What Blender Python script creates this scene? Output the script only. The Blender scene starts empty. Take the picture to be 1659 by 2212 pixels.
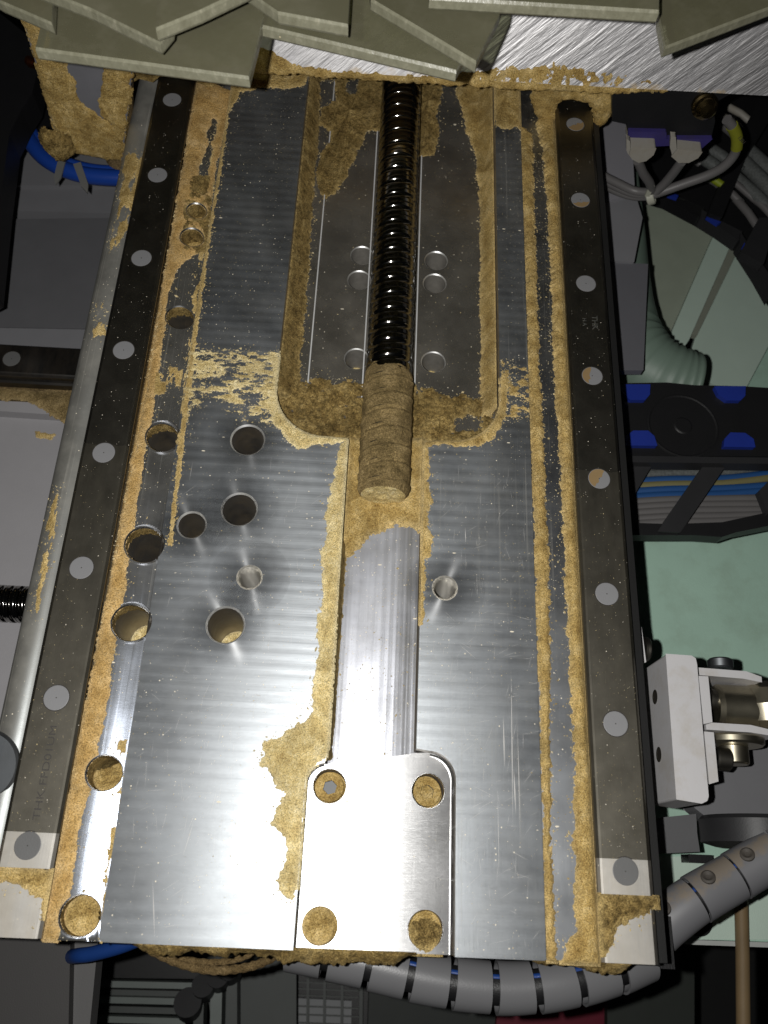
import bpy, math, random
import numpy as np
from mathutils import Vector, Matrix
from mathutils.geometry import delaunay_2d_cdt

# ------------------------------------------------------------------ camera, light, exposure
MM = 0.001                                   # everything below is written in millimetres
sc = bpy.context.scene
COL = sc.collection
CAM = np.array([8.50448437, -422.404445, 371.603494])
ROT = np.array([[0.99843122, -0.05246208, -0.01956616],
                [0.04059425, 0.91890868, -0.39237603],
                [0.03856438, 0.3909662, 0.91959677]])
FPX, CX, CY = 1800.0, 829.5, 1106.0
cd = bpy.data.cameras.new('camera')
cam = bpy.data.objects.new('camera', cd)
COL.objects.link(cam)
m4 = Matrix.Identity(4)
for i in range(3):
    for j in range(3):
        m4[i][j] = ROT[i][j]
    m4[i][3] = CAM[i]*MM
cam.matrix_world = m4
cd.sensor_fit = 'AUTO'
cd.sensor_width = 36.0
cd.lens = FPX/2212*36.0
cd.clip_start = 0.01
cd.clip_end = 50
cd.dof.use_dof = True
cd.dof.focus_distance = 0.430
cd.dof.aperture_fstop = 15.0
sc.camera = cam

w = bpy.data.worlds.new('World')
sc.world = w
w.use_nodes = True
w.node_tree.nodes['Background'].inputs[0].default_value = (0.95, 1.0, 1.02, 1)
w.node_tree.nodes['Background'].inputs[1].default_value = 0.004

fl = bpy.data.lights.new('phone_flash', 'POINT')
fl.energy = 8.4
fl.color = (1.0, 0.985, 0.95)
fl.shadow_soft_size = 0.0022
fo = bpy.data.objects.new('phone_flash', fl)
COL.objects.link(fo)
FLASH = CAM + ROT @ np.array([-20.0, 4.0, 0.0])
fo.location = Vector(FLASH*MM)

sc.view_settings.view_transform = 'Standard'
sc.view_settings.look = 'None'
sc.view_settings.exposure = 0
sc.view_settings.gamma = 1

# ------------------------------------------------------------------ measuring helpers (photo point -> place on a plane)
def _ray(u, v):
    return ROT @ np.array([(u-CX)/FPX, (CY-v)/FPX, -1.0])
def P(u, v, z=0.0):
    d = _ray(u, v); q = CAM+(z-CAM[2])/d[2]*d
    return (float(q[0]), float(q[1]), float(q[2]))
def PY(u, v, y):
    d = _ray(u, v); q = CAM+(y-CAM[1])/d[1]*d
    return (float(q[0]), float(q[1]), float(q[2]))
def PP(pts, z):
    return [P(u, v, z)[:2] for u, v in pts]

# ------------------------------------------------------------------ mesh builder
class MB:
    def __init__(s):
        s.v = []; s.f = []; s.m = []; s.s = []
    def add(s, verts, faces, mat=0, smooth=False):
        o = len(s.v)
        s.v += [tuple(map(float, q)) for q in verts]
        for f in faces:
            s.f.append(tuple(i+o for i in f)); s.m.append(mat); s.s.append(smooth)
        return s
    def prism(s, poly, z0, z1, mat=0, smooth=False):
        a = sum(poly[i][0]*poly[(i+1) % len(poly)][1]-poly[(i+1) % len(poly)][0]*poly[i][1] for i in range(len(poly)))
        if a < 0: poly = poly[::-1]
        n = len(poly)
        s.add([(x, y, z1) for x, y in poly], [tuple(range(n))], mat)
        s.add([(x, y, z0) for x, y in poly], [tuple(range(n))[::-1]], mat)
        s.add([(x, y, z0) for x, y in poly]+[(x, y, z1) for x, y in poly],
              [(i, (i+1) % n, n+(i+1) % n, n+i) for i in range(n)], mat, smooth)
        return s
    def sweep(s, pts, vec, mat=0):
        """closed planar outline pushed along vec"""
        n = len(pts); vec = np.array(vec, float)
        q = [tuple(np.array(p)+vec) for p in pts]
        s.add(pts, [tuple(range(n))], mat); s.add(q, [tuple(range(n))[::-1]], mat)
        s.add(list(pts)+q, [(i, n+i, n+(i+1) % n, (i+1) % n) for i in range(n)], mat)
        return s
    def box(s, x0, x1, y0, y1, z0, z1, mat=0):
        return s.prism([(x0, y0), (x1, y0), (x1, y1), (x0, y1)], z0, z1, mat)
    def tube(s, path, r, n=12, mat=0, caps=True):
        path = [np.array(p, float) for p in path]
        rs = r if hasattr(r, '__len__') else [r]*len(path)
        up = np.array([0.13, 0.31, 0.94]); rings = []
        for i, p in enumerate(path):
            t = path[min(i+1, len(path)-1)]-path[max(i-1, 0)]
            t /= np.linalg.norm(t)
            a = np.cross(t, up); a /= np.linalg.norm(a); b = np.cross(a, t)
            up = b
            rings.append([p+rs[i]*(math.cos(k*2*math.pi/n)*a+math.sin(k*2*math.pi/n)*b) for k in range(n)])
        vv = [q for rg in rings for q in rg]; ff = []
        for i in range(len(path)-1):
            for k in range(n):
                ff.append((i*n+k, i*n+(k+1) % n, (i+1)*n+(k+1) % n, (i+1)*n+k))
        s.add(vv, ff, mat, True)
        if caps:
            s.add(rings[0], [tuple(range(n))], mat); s.add(rings[-1], [tuple(range(n))[::-1]], mat)
        return s
    def lathe(s, prof, org, axis=(0, 0, 1), n=32, mat=0, smooth=True, flip=False):
        """prof: list of (radius, height along axis)"""
        ax = np.array(axis, float); ax /= np.linalg.norm(ax)
        h = np.array([1, 0, 0]) if abs(ax[0]) < .9 else np.array([0, 1, 0])
        a = np.cross(ax, h); a /= np.linalg.norm(a); b = np.cross(ax, a); o = np.array(org, float)
        for (r0, h0), (r1, h1) in zip(prof[:-1], prof[1:]):
            vv = [];
            for r, hh in ((r0, h0), (r1, h1)):
                vv += [o+ax*hh+r*(math.cos(k*2*math.pi/n)*a+math.sin(k*2*math.pi/n)*b) for k in range(n)]
            ff = []
            for k in range(n):
                q = (k, (k+1) % n, n+(k+1) % n, n+k)
                ff.append(q[::-1] if flip else q)
            s.add(vv, ff, mat, smooth and abs(r1-r0) < 4*abs(h1-h0))
        return s
    def disc(s, c, r, n=32, mat=0, axis=(0, 0, 1)):
        ax = np.array(axis, float); ax /= np.linalg.norm(ax)
        h = np.array([1, 0, 0]) if abs(ax[0]) < .9 else np.array([0, 1, 0])
        a = np.cross(ax, h); a /= np.linalg.norm(a); b = np.cross(ax, a); o = np.array(c, float)
        s.add([o+r*(math.cos(k*2*math.pi/n)*a+math.sin(k*2*math.pi/n)*b) for k in range(n)], [tuple(range(n))], mat)
        return s
    def build(s, name, mats, parent=None, bevel=0.0, loc=None, segs=2):
        me = bpy.data.meshes.new(name)
        base = np.array(WLOC.get(parent.name, (0, 0, 0))) if parent else np.zeros(3)
        own = np.array(loc if loc is not None else base, float)
        me.from_pydata([tuple((np.array(q)-own)*MM) for q in s.v], [], s.f)
        for mt in (mats if isinstance(mats, (list, tuple)) else [mats]):
            me.materials.append(mt)
        me.polygons.foreach_set('material_index', s.m)
        me.polygons.foreach_set('use_smooth', s.s)
        me.update()
        o = bpy.data.objects.new(name, me); COL.objects.link(o)
        o.location = Vector((own-base)*MM)
        if parent: o.parent = parent
        WLOC[o.name] = tuple(own)
        if bevel:
            b = o.modifiers.new('bevel', 'BEVEL'); b.width = bevel*MM; b.segments = segs
            b.limit_method = 'ANGLE'; b.angle_limit = math.radians(35); b.harden_normals = False
        return o
WLOC = {}
def tag(o, label=None, cat=None, group=None, kind=None):
    if label: o['label'] = label
    if cat: o['category'] = cat
    if group: o['group'] = group
    if kind: o['kind'] = kind
    return o
def thing(name, label, cat, loc=(0, 0, 0), group=None):
    o = bpy.data.objects.new(name, None); COL.objects.link(o)
    o.location = Vector(loc)*MM; o.empty_display_size = .01
    WLOC[o.name] = tuple(loc)
    return tag(o, label, cat, group)

# ------------------------------------------------------------------ materials
def new_mat(name):
    m = bpy.data.materials.new(name); m.use_nodes = True
    nt = m.node_tree
    return m, nt, nt.nodes['Principled BSDF'], nt.nodes['Material Output']
def N(nt, typ, **kw):
    n = nt.nodes.new(typ)
    for k, v in kw.items():
        if k.startswith('i_'):
            key = k[2:]; key = int(key) if key.isdigit() else key.replace('_', ' ')
            n.inputs[key].default_value = v
        else: setattr(n, k, v)
    return n
def coords(nt, scale=(1, 1, 1), rot=(0, 0, 0)):
    """object position in millimetres, then scaled"""
    t = N(nt, 'ShaderNodeTexCoord'); mp = N(nt, 'ShaderNodeMapping')
    mp.inputs['Scale'].default_value = (scale[0]*1000, scale[1]*1000, scale[2]*1000)
    mp.inputs['Rotation'].default_value = rot
    nt.links.new(t.outputs['Object'], mp.inputs['Vector'])
    return mp.outputs['Vector']
def noise(nt, vec, scale, detail=3, rough=.55, dist=0):
    n = N(nt, 'ShaderNodeTexNoise'); n.inputs['Scale'].default_value = scale
    n.inputs['Detail'].default_value = detail; n.inputs['Roughness'].default_value = rough
    n.inputs['Distortion'].default_value = dist
    nt.links.new(vec, n.inputs['Vector'])
    return n.outputs['Fac']
def ramp(nt, fac, stops, interp='LINEAR'):
    r = N(nt, 'ShaderNodeValToRGB'); r.color_ramp.interpolation = interp
    el = r.color_ramp.elements
    while len(el) < len(stops): el.new(.5)
    for e, (p, c) in zip(el, stops):
        e.position = p; e.color = tuple(c)+(1,) if hasattr(c, '__len__') else (c, c, c, 1)
    nt.links.new(fac, r.inputs['Fac'])
    return r.outputs['Color']
def mixc(nt, fac, a, b, typ='MIX'):
    n = N(nt, 'ShaderNodeMix', data_type='RGBA', blend_type=typ)
    for sock, val in ((n.inputs[0], fac), (n.inputs[6], a), (n.inputs[7], b)):
        if hasattr(val, 'links'): nt.links.new(val, sock)
        else: sock.default_value = val if not hasattr(val, '__len__') else (tuple(val)+(1,))[:4]
    return n.outputs[2]
def math_(nt, op, a, b=0.0, clamp=False):
    n = N(nt, 'ShaderNodeMath', operation=op, use_clamp=clamp)
    for i, val in enumerate((a, b)):
        if hasattr(val, 'links'): nt.links.new(val, n.inputs[i])
        else: n.inputs[i].default_value = val
    return n.outputs[0]
def coords_turned(nt, scale, ang):
    m2 = N(nt, 'ShaderNodeMapping'); m2.inputs['Scale'].default_value = scale
    nt.links.new(coords(nt, (1, 1, 1), (0, ang, 0)), m2.inputs['Vector'])
    return m2.outputs['Vector']
def bump(nt, height, dist_mm, strength=1.0, normal=None):
    b = N(nt, 'ShaderNodeBump'); b.inputs['Distance'].default_value = dist_mm*MM
    b.inputs['Strength'].default_value = strength
    nt.links.new(height, b.inputs['Height'])
    if normal: nt.links.new(normal, b.inputs['Normal'])
    return b.outputs['Normal']
def specks(nt, vec, cell, size, amount):
    """tiny scattered crumbs: 1 on a crumb, 0 elsewhere (cell and size in mm)"""
    v = N(nt, 'ShaderNodeTexVoronoi'); v.inputs['Scale'].default_value = 1.0/cell
    nt.links.new(vec, v.inputs['Vector'])
    near = math_(nt, 'LESS_THAN', v.outputs['Distance'], size/cell)
    sep = N(nt, 'ShaderNodeSeparateColor'); nt.links.new(v.outputs['Color'], sep.inputs[0])
    pick = math_(nt, 'LESS_THAN', sep.outputs[0], amount)
    return math_(nt, 'MULTIPLY', near, pick)

DUST_A, DUST_B, DUST_C = (.25, .15, .042), (.47, .325, .112), (.72, .55, .265)
def mat_dust(name, dark=DUST_A, mid=DUST_B, light=DUST_C, grain=1.0, blot=.22):
    m, nt, b, out = new_mat(name)
    c = coords(nt)
    n1 = noise(nt, c, .11, 4, .6); n2 = noise(nt, c, 1.1, 3, .7); n3 = noise(nt, c, 3.0, 2, .6)
    f = math_(nt, 'ADD', math_(nt, 'MULTIPLY', n1, .45), math_(nt, 'ADD', math_(nt, 'MULTIPLY', n2, .35), math_(nt, 'MULTIPLY', n3, .25)))
    col = ramp(nt, f, [(.39, dark), (.53, mid), (.67, light)])
    av = N(nt, 'ShaderNodeAttribute', attribute_name='thin')
    gr = noise(nt, c, 2.1, 1, .5); big = noise(nt, c, .045, 3, .6)
    col = mixc(nt, math_(nt, 'MULTIPLY', av.outputs['Fac'], .55), col, tuple(min(1, x*1.12) for x in light))
    col = mixc(nt, 1.0, col, ramp(nt, gr, [(.32, .50), (.48, 1.0), (.70, 1.3)]), 'MULTIPLY')
    col = mixc(nt, 1.0, col, ramp(nt, big, [(.32, .72), (.60, 1.06)]), 'MULTIPLY')
    clot = noise(nt, c, .38, 4, .65)
    col = mixc(nt, blot, col, ramp(nt, clot, [(.36, .38), (.52, 1.0), (.7, 1.2)]), 'MULTIPLY')
    nt.links.new(col, b.inputs['Base Color'])
    b.inputs['Roughness'].default_value = .95; b.inputs['Specular IOR Level'].default_value = .15
    hh = math_(nt, 'ADD', math_(nt, 'MULTIPLY', n2, 1.0), math_(nt, 'MULTIPLY', n3, .6))
    nt.links.new(bump(nt, hh, .9*grain, 1.0), b.inputs['Normal'])
    return m
def crumb_mix(nt, b, out, c, amount=.35, col=(.55, .47, .33), cell=2.3, size=.32):
    """mixes loose crumbs lying on a surface over its shader"""
    s1 = specks(nt, c, cell, size, amount); s2 = specks(nt, c, cell*.37, size*.42, amount*.4)
    s = math_(nt, 'MAXIMUM', s1, s2)
    d = N(nt, 'ShaderNodeBsdfDiffuse'); d.inputs[0].default_value = tuple(col)+(1,)
    mx = N(nt, 'ShaderNodeMixShader')
    nt.links.new(s, mx.inputs[0]); nt.links.new(b.outputs[0], mx.inputs[1]); nt.links.new(d.outputs[0], mx.inputs[2])
    nt.links.new(mx.outputs[0], out.inputs[0])
def mat_plate(name, rough=.42, bands=1.0, tint=(.35, .37, .39), aniso=.55, crumbs=.18, haze_amt=.09, streak=0.0, band_mm=5.6, grooves=0.0, even=False):
    tint = tuple(x*.76 for x in tint)
    """milled aluminium: cutter bands across, fine brush lines, scratches, a thin film of dust"""
    m, nt, b, out = new_mat(name)
    c = coords(nt)
    b.inputs['Metallic'].default_value = 1.0
    # cutter bands along x, irregular
    warp = noise(nt, coords(nt, (.012, .05, .05)), 1.0, 2, .5)
    sep = N(nt, 'ShaderNodeSeparateXYZ'); nt.links.new(c, sep.inputs[0])
    ph = math_(nt, 'ADD', math_(nt, 'MULTIPLY', sep.outputs[1], 2*math.pi/band_mm), math_(nt, 'MULTIPLY', warp, 4.0))
    wv = math_(nt, 'SINE', ph)
    wide = noise(nt, coords(nt, (.004, .22, .1)), 1.0, 3, .6)
    brush = noise(nt, coords(nt, (.05, 5.0, 1.0)), 1.0, 3, .7)
    brush2 = noise(nt, coords(nt, (4.5, .03, 1.0)), 1.0, 3, .7)
    blotch = noise(nt, c, .035, 4, .6)
    wv = math_(nt, 'MULTIPLY', wv, ramp(nt, noise(nt, coords(nt, (.03, .05, .1)), 1.0, 3, .6), [(.3, .1), (.7, 1)]))
    h = math_(nt, 'ADD', math_(nt, 'MULTIPLY', wv, .036*bands), math_(nt, 'MULTIPLY', wide, .10*bands))
    if grooves: h = math_(nt, 'ADD', h, math_(nt, 'MULTIPLY', noise(nt, coords(nt, (.13, .0015, 1)), 1.0, 2, .5), grooves))
    h = math_(nt, 'ADD', h, math_(nt, 'MULTIPLY', brush, .016))
    h = math_(nt, 'ADD', h, math_(nt, 'MULTIPLY', brush2, .006+.02*streak))
    nt.links.new(bump(nt, h, 1.0, 1.0), b.inputs['Normal'])
    r = math_(nt, 'ADD', rough-.10, math_(nt, 'MULTIPLY', blotch, .22))
    r = math_(nt, 'ADD', r, math_(nt, 'MULTIPLY', wv, .025*bands))
    nt.links.new(r, b.inputs['Roughness'])
    b.inputs['Anisotropic'].default_value = aniso
    tg = N(nt, 'ShaderNodeCombineXYZ'); tg.inputs[1].default_value = 1.0
    nt.links.new(tg.outputs[0], b.inputs['Tangent'])
    lines = math_(nt, 'MULTIPLY', ramp(nt, noise(nt, coords(nt, (1.1, .008, 1)), 1.0, 2, .5), [(.62, 0), (.72, 1)]), .5)
    col = mixc(nt, blotch, tuple(.82*x for x in tint), tint)
    nt.links.new(col, b.inputs['Base Color'])
    # dust film + crumbs as a diffuse coat
    film = math_(nt, 'MULTIPLY', ramp(nt, noise(nt, c, .06, 5, .65), [(.40, .55 if even else 0), (.75, 1)]), haze_amt)
    film = math_(nt, 'ADD', film, math_(nt, 'MULTIPLY', lines, streak))
    s1 = specks(nt, c, 2.6, .30, crumbs); s2 = specks(nt, c, 1.05, .15, crumbs*.55)
    s3 = specks(nt, coords(nt, (.55, 1.6, 1)), 5.0, .55, crumbs*.25)
    fac = math_(nt, 'MAXIMUM', math_(nt, 'MAXIMUM', s1, s2), math_(nt, 'MAXIMUM', s3, film), True)
    d = N(nt, 'ShaderNodeBsdfDiffuse'); nt.links.new(mixc(nt, math_(nt, 'MAXIMUM', s1, math_(nt, 'MAXIMUM', s2, s3)), (.30, .29, .26), (.66, .60, .48)), d.inputs[0])
    mx = N(nt, 'ShaderNodeMixShader')
    nt.links.new(fac, mx.inputs[0]); nt.links.new(b.outputs[0], mx.inputs[1]); nt.links.new(d.outputs[0], mx.inputs[2])
    nt.links.new(mx.outputs[0], out.inputs[0])
    return m
def mat_steel(name, col=(.42, .40, .37), rough=.3, crumbs=0.0, var=.5, film=0.0, filmcol=(.22, .17, .10), worn_y=None):
    col = tuple(x*.78 for x in col)
    m, nt, b, out = new_mat(name)
    c = coords(nt)
    b.inputs['Metallic'].default_value = 1.0
    n = noise(nt, c, .08, 4, .6); g = noise(nt, coords(nt, (4, .06, 4)), 1, 3, .6)
    nt.links.new(mixc(nt, n, tuple(x*(1-var*.5) for x in col), col), b.inputs['Base Color'])
    nt.links.new(math_(nt, 'ADD', rough-.05, math_(nt, 'MULTIPLY', n, .12)), b.inputs['Roughness'])
    nt.links.new(bump(nt, g, .012), b.inputs['Normal'])
    if film or crumbs:
        d = N(nt, 'ShaderNodeBsdfDiffuse'); d.inputs[0].default_value = tuple(filmcol)+(1,)
        mx = N(nt, 'ShaderNodeMixShader')
        fm = math_(nt, 'MULTIPLY', ramp(nt, noise(nt, coords(nt, (1, .25, 1)), .12, 5, .65), [(.35, 0), (.72, 1)]), film)
        if worn_y is not None:               # the carriage wipes the far stretch clean
            sy = N(nt, 'ShaderNodeSeparateXYZ'); nt.links.new(c, sy.inputs[0])
            yy = math_(nt, 'ADD', sy.outputs[1], math_(nt, 'MULTIPLY', noise(nt, c, .25, 3, .6), 3.0))
            st = math_(nt, 'LESS_THAN', yy, worn_y)
            fm = math_(nt, 'ADD', math_(nt, 'MULTIPLY', fm, .15), math_(nt, 'MULTIPLY', st, math_(nt, 'ADD', math_(nt, 'MULTIPLY', fm, .8), film*.35)))
        nt.links.new(fm, mx.inputs[0]); nt.links.new(b.outputs[0], mx.inputs[1]); nt.links.new(d.outputs[0], mx.inputs[2])
        if crumbs:
            s = math_(nt, 'MAXIMUM', specks(nt, c, 2.2, .25, crumbs), specks(nt, c, .9, .13, crumbs*.6))
            d2 = N(nt, 'ShaderNodeBsdfDiffuse'); d2.inputs[0].default_value = (.55, .50, .42, 1)
            m2 = N(nt, 'ShaderNodeMixShader')
            nt.links.new(s, m2.inputs[0]); nt.links.new(mx.outputs[0], m2.inputs[1]); nt.links.new(d2.outputs[0], m2.inputs[2])
            nt.links.new(m2.outputs[0], out.inputs[0])
        else: nt.links.new(mx.outputs[0], out.inputs[0])
    return m
def mat_paint(name, col, rough=.45, var=.18, dirt=0.0, dirtcol=(.30, .18, .07), spec=.4, bumpamt=.05, freq=.05):
    col = tuple(x*.74 for x in col); dirtcol = tuple(x*.8 for x in dirtcol)
    m, nt, b, out = new_mat(name)
    c = coords(nt)
    n = noise(nt, c, freq, 4, .6); k = mixc(nt, n, tuple(x*(1-var) for x in col), tuple(min(1, x*(1+var*.4)) for x in col))
    if dirt:
        f = math_(nt, 'MULTIPLY', ramp(nt, noise(nt, c, freq*1.6, 5, .7), [(.48, 0), (.68, 1)]), dirt)
        k = mixc(nt, f, k, dirtcol)
    nt.links.new(k, b.inputs['Base Color'])
    b.inputs['Roughness'].default_value = rough; b.inputs['Specular IOR Level'].default_value = spec
    nt.links.new(bump(nt, noise(nt, c, 1.3, 2, .5), bumpamt), b.inputs['Normal'])
    return m

M = {}
M['plate'] = mat_plate('milled_aluminium')
M['plate_r'] = mat_plate('milled_aluminium_scratched', streak=.45, haze_amt=.12)
M['pocket'] = mat_plate('pocket_aluminium', rough=.25, bands=.10, aniso=.65, crumbs=.12, haze_amt=.16, even=True, tint=(.62, .57, .49))
M['seat'] = mat_plate('seat_aluminium', rough=.36, bands=.12, aniso=.88, crumbs=.12, haze_amt=.05, tint=(.52, .52, .525))
M['channel'] = mat_plate('channel_aluminium', rough=.32, bands=.1, aniso=.72, tint=(.36, .37, .41), crumbs=.45, haze_amt=.34, streak=.3, grooves=.24, even=True)
M['strip'] = mat_plate('strip_aluminium', rough=.24, bands=0, aniso=.2, crumbs=.2, haze_amt=.26, streak=.25, even=True, tint=(.30, .33, .39))
M['strip_r'] = mat_plate('strip_aluminium_grey', rough=.36, bands=0, aniso=.2, crumbs=.35, haze_amt=.10, streak=.5, tint=(.46, .48, .51))
M['edge'] = mat_plate('edge_aluminium', rough=.42, bands=0, aniso=.1, crumbs=.12, haze_amt=.62, streak=.5, tint=(.36, .38, .385), even=True)
M['bore'] = mat_steel('bored_aluminium', (.50, .47, .43), .48, var=.5, film=.35, filmcol=(.13, .10, .06))
M['rim'] = mat_steel('bright_chamfer', (.92, .92, .92), .24, var=.1)
M['rim2'] = mat_steel('glint_chamfer', (.90, .90, .90), .42, var=.3, film=.55, filmcol=(.42, .41, .37))  # light grey film puts the bright rim glint into the colour
M['bore_bright'] = mat_paint('bright_bore', (.26, .245, .22), .4, .5, spec=.8, freq=.3)
M['ridge'] = mat_paint('glint_ridge', (.80, .80, .80), .35, .25, spec=.8)  # pale diffuse colour stands in for the flash glint along the ridges
M['rail'] = mat_steel('oiled_rail_steel', (.27, .252, .21), .37, crumbs=.08, film=.15, filmcol=(.12, .108, .08), worn_y=-34)
M['railbright'] = mat_steel('ground_rail_end', (.70, .675, .63), .46, crumbs=.1, film=.15, filmcol=(.45, .35, .2))
M['screw'] = mat_steel('ball_screw_steel', (.40, .39, .37), .10, var=.2)
M['bolt'] = mat_steel('dusty_bolt_steel', (.30, .28, .25), .4, film=.9, filmcol=(.42, .26, .10))
M['hexin'] = mat_paint('dull_hex_recess', (.20, .205, .21), .6)
M['zinc'] = mat_steel('zinc_plated_steel', (.62, .57, .44), .34, var=.5)
M['zinc_blue'] = mat_steel('blue_zinc_steel', (.50, .53, .56), .36, var=.4)
M['darkscrew'] = mat_steel('black_oxide_steel', (.16, .15, .13), .42, var=.4)
M['cap'] = mat_paint('cap_plastic', (.24, .24, .248), .5, .1)
M['cap_dark'] = mat_paint('cap_plastic_worn', (.14, .14, .14), .45, .15)
M['pin'] = mat_paint('dark_pin', (.03, .025, .02), .6)
M['capdirt'] = mat_paint('cap_stain', (.30, .20, .09), .8, .3)
M['ink'] = mat_paint('etched_mark', (.045, .04, .035), .6)
M['ink2'] = mat_steel('etched_mark_light', (.60, .60, .56), .5)
M['dust'] = mat_dust('sawdust')
M['dust_pale'] = mat_dust('sawdust_pale', (.38, .26, .095), (.70, .545, .24), (.90, .78, .48))
M['dust_dark'] = mat_dust('sawdust_caked', (.11, .066, .020), (.35, .24, .082), (.62, .46, .195), 1.7, .8)
M['dust_oil'] = mat_dust('sawdust_oily', (.10, .072, .030), (.28, .20, .085), (.50, .37, .18), 1.5)
M['dust_rust'] = mat_dust('sawdust_orange', (.38, .22, .065), (.56, .36, .13), (.72, .52, .26))

# ------------------------------------------------------------------ numpy noise and sawdust height fields
def _hash(ix, iy, seed):
    h = (ix.astype(np.int64)*374761393+iy.astype(np.int64)*668265263+seed*974634777) & 0xFFFFFFFF
    h = ((h ^ (h >> 13))*1274126177) & 0xFFFFFFFF
    return ((h ^ (h >> 16)) & 0xFFFF)/65535.0
def vnoise(x, y, seed=0):
    ix = np.floor(x); iy = np.floor(y); fx = x-ix; fy = y-iy
    fx = fx*fx*(3-2*fx); fy = fy*fy*(3-2*fy)
    a = _hash(ix, iy, seed); b = _hash(ix+1, iy, seed); c = _hash(ix, iy+1, seed); d = _hash(ix+1, iy+1, seed)
    return (a+(b-a)*fx)*(1-fy)+(c+(d-c)*fx)*fy-.5
def fbm(x, y, seed=0, octs=4):
    t = 0; a = 1.0; s = 1.0
    for o in range(octs):
        t = t+a*vnoise(x*s+o*17.3, y*s-o*9.1, seed+o*101); a *= .55; s *= 2.07
    return t
def sdist(poly, X, Y):
    """signed distance to a polygon, positive inside"""
    p = np.array(poly, float); n = len(p)
    d = np.full(X.shape, 1e9); ins = np.zeros(X.shape, bool)
    for i in range(n):
        ax, ay = p[i]; bx, by = p[(i+1) % n]
        ex, ey = bx-ax, by-ay; L = ex*ex+ey*ey+1e-9
        t = np.clip(((X-ax)*ex+(Y-ay)*ey)/L, 0, 1)
        d = np.minimum(d, (X-ax-t*ex)**2+(Y-ay-t*ey)**2)
        c = ((ay > Y) != (by > Y))
        with np.errstate(divide='ignore', invalid='ignore'):
            xi = ax+(Y-ay)*ex/(ey if abs(ey) > 1e-12 else 1e-12)
        ins ^= c & (X < xi)
    return np.where(ins, np.sqrt(d), -np.sqrt(d))
def dust(name, polys, z, label, mat='dust', T=1.0, wdt=1.4, rag=1.6, rag2=.7, clod=.25, cut=(), keep=None, step=.55, seed=1,
         stretch=(1, 1), sparse=0.0, base=None, extra=None, px=True, parent=None, pit=0.0, minz=None, grains=1.0, sscale=4.5, bare=()):
    """ragged sawdust layer: real relief that dips below the surface it lies on at its torn edge"""
    W = [PP(q, z) if px else q for q in polys]
    allp = np.array([p for q in W for p in q])
    x0, y0 = allp.min(0)-3; x1, y1 = allp.max(0)+3
    xs = np.arange(x0, x1, step); ys = np.arange(y0, y1, step)
    X, Y = np.meshgrid(xs, ys)
    X = X+step*.35*vnoise(X*3.1, Y*3.1, 5); Y = Y+step*.35*vnoise(X*2.9, Y*3.3, 6)
    s = np.full(X.shape, -1e9)
    for q in W: s = np.maximum(s, sdist(q, X, Y))
    sx, sy = stretch
    s = s+rag*2*fbm(X/6.5*sx, Y/6.5*sy, seed, 4)+rag2*2*fbm(X/1.5*sx, Y/1.5*sy, seed+7, 3)
    if sparse: s = np.minimum(s, (fbm(X/sscale*sx, Y/sscale*sy, seed+31, 5)+.5-sparse)*7)
    for q in bare: s = np.minimum(s, -sdist(PP(q, z) if px else q, X, Y)+rag2*2.4*fbm(X/2.2, Y/2.2, seed+17, 4))
    for (cx, cy, r) in cut: s = np.minimum(s, np.hypot(X-cx, Y-cy)-r)
    if keep is not None:
        s = np.minimum(s, sdist(keep, X, Y))
    h = np.where(s > 0, T*(1-np.exp(-np.maximum(s, 0)/wdt))+.04, s*.9)
    rough = clod*(fbm(X/2.2, Y/2.2, seed+51, 4)+.35*fbm(X/.7, Y/.7, seed+61, 2))
    h = h+np.where(s > -.3, rough*np.clip((s+.3)/1.2, 0, 1), 0)
    if pit: h = h-pit*np.clip(fbm(X/3.2, Y/2.2, seed+91, 4)-.12, 0, 1)*np.clip(s, 0, 1)
    if extra is not None: h = h+extra(X, Y, s)
    B = z if base is None else base(X, Y)
    Z = B+h
    if minz is not None: Z = np.maximum(Z, minz)
    ok = h > -.35
    if grains:
        rng = np.random.default_rng(seed+1000)
        pr = np.where((s < .4) & (s > -7), np.exp(np.minimum(s, 0)/1.3)*.20*grains*step*step/.3, 0)
        if keep is not None: pr = pr*(sdist(keep, X, Y) > .2)
        for (cx, cy, r) in cut: pr = pr*(np.hypot(X-cx, Y-cy) > r+.3)
        for (cx, cy, r) in ALLH: pr = pr*(np.hypot(X-cx, Y-cy) > r+.3)
        pick = rng.random(X.shape) < pr
        GR.append(np.stack([X[pick], Y[pick], (B+np.zeros_like(X))[pick], rng.gamma(2.2, .085, pick.sum())+.06], 1))
    ny, nx = X.shape
    fm = ok[:-1, :-1] | ok[1:, :-1] | ok[:-1, 1:] | ok[1:, 1:]
    fm &= (h[:-1, :-1] > -1.2) & (h[1:, :-1] > -1.2) & (h[:-1, 1:] > -1.2) & (h[1:, 1:] > -1.2)
    idx = np.arange(ny*nx).reshape(ny, nx)
    F = np.stack([idx[:-1, :-1][fm], idx[:-1, 1:][fm], idx[1:, 1:][fm], idx[1:, :-1][fm]], 1)
    used = np.unique(F); remap = np.full(ny*nx, -1); remap[used] = np.arange(len(used))
    V = np.stack([X.ravel(), Y.ravel(), Z.ravel()], 1)[used]; F = remap[F]
    o = grid_obj(name, V, F, M[mat] if isinstance(mat, str) else mat, label, parent)
    at_ = o.data.attributes.new('thin', 'FLOAT', 'POINT'); at_.data.foreach_set('value', np.exp(-np.maximum(s, 0)/.9).ravel()[used].astype(np.float32))
    return o
NTRI = 0
GR = []; ALLH = []
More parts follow.
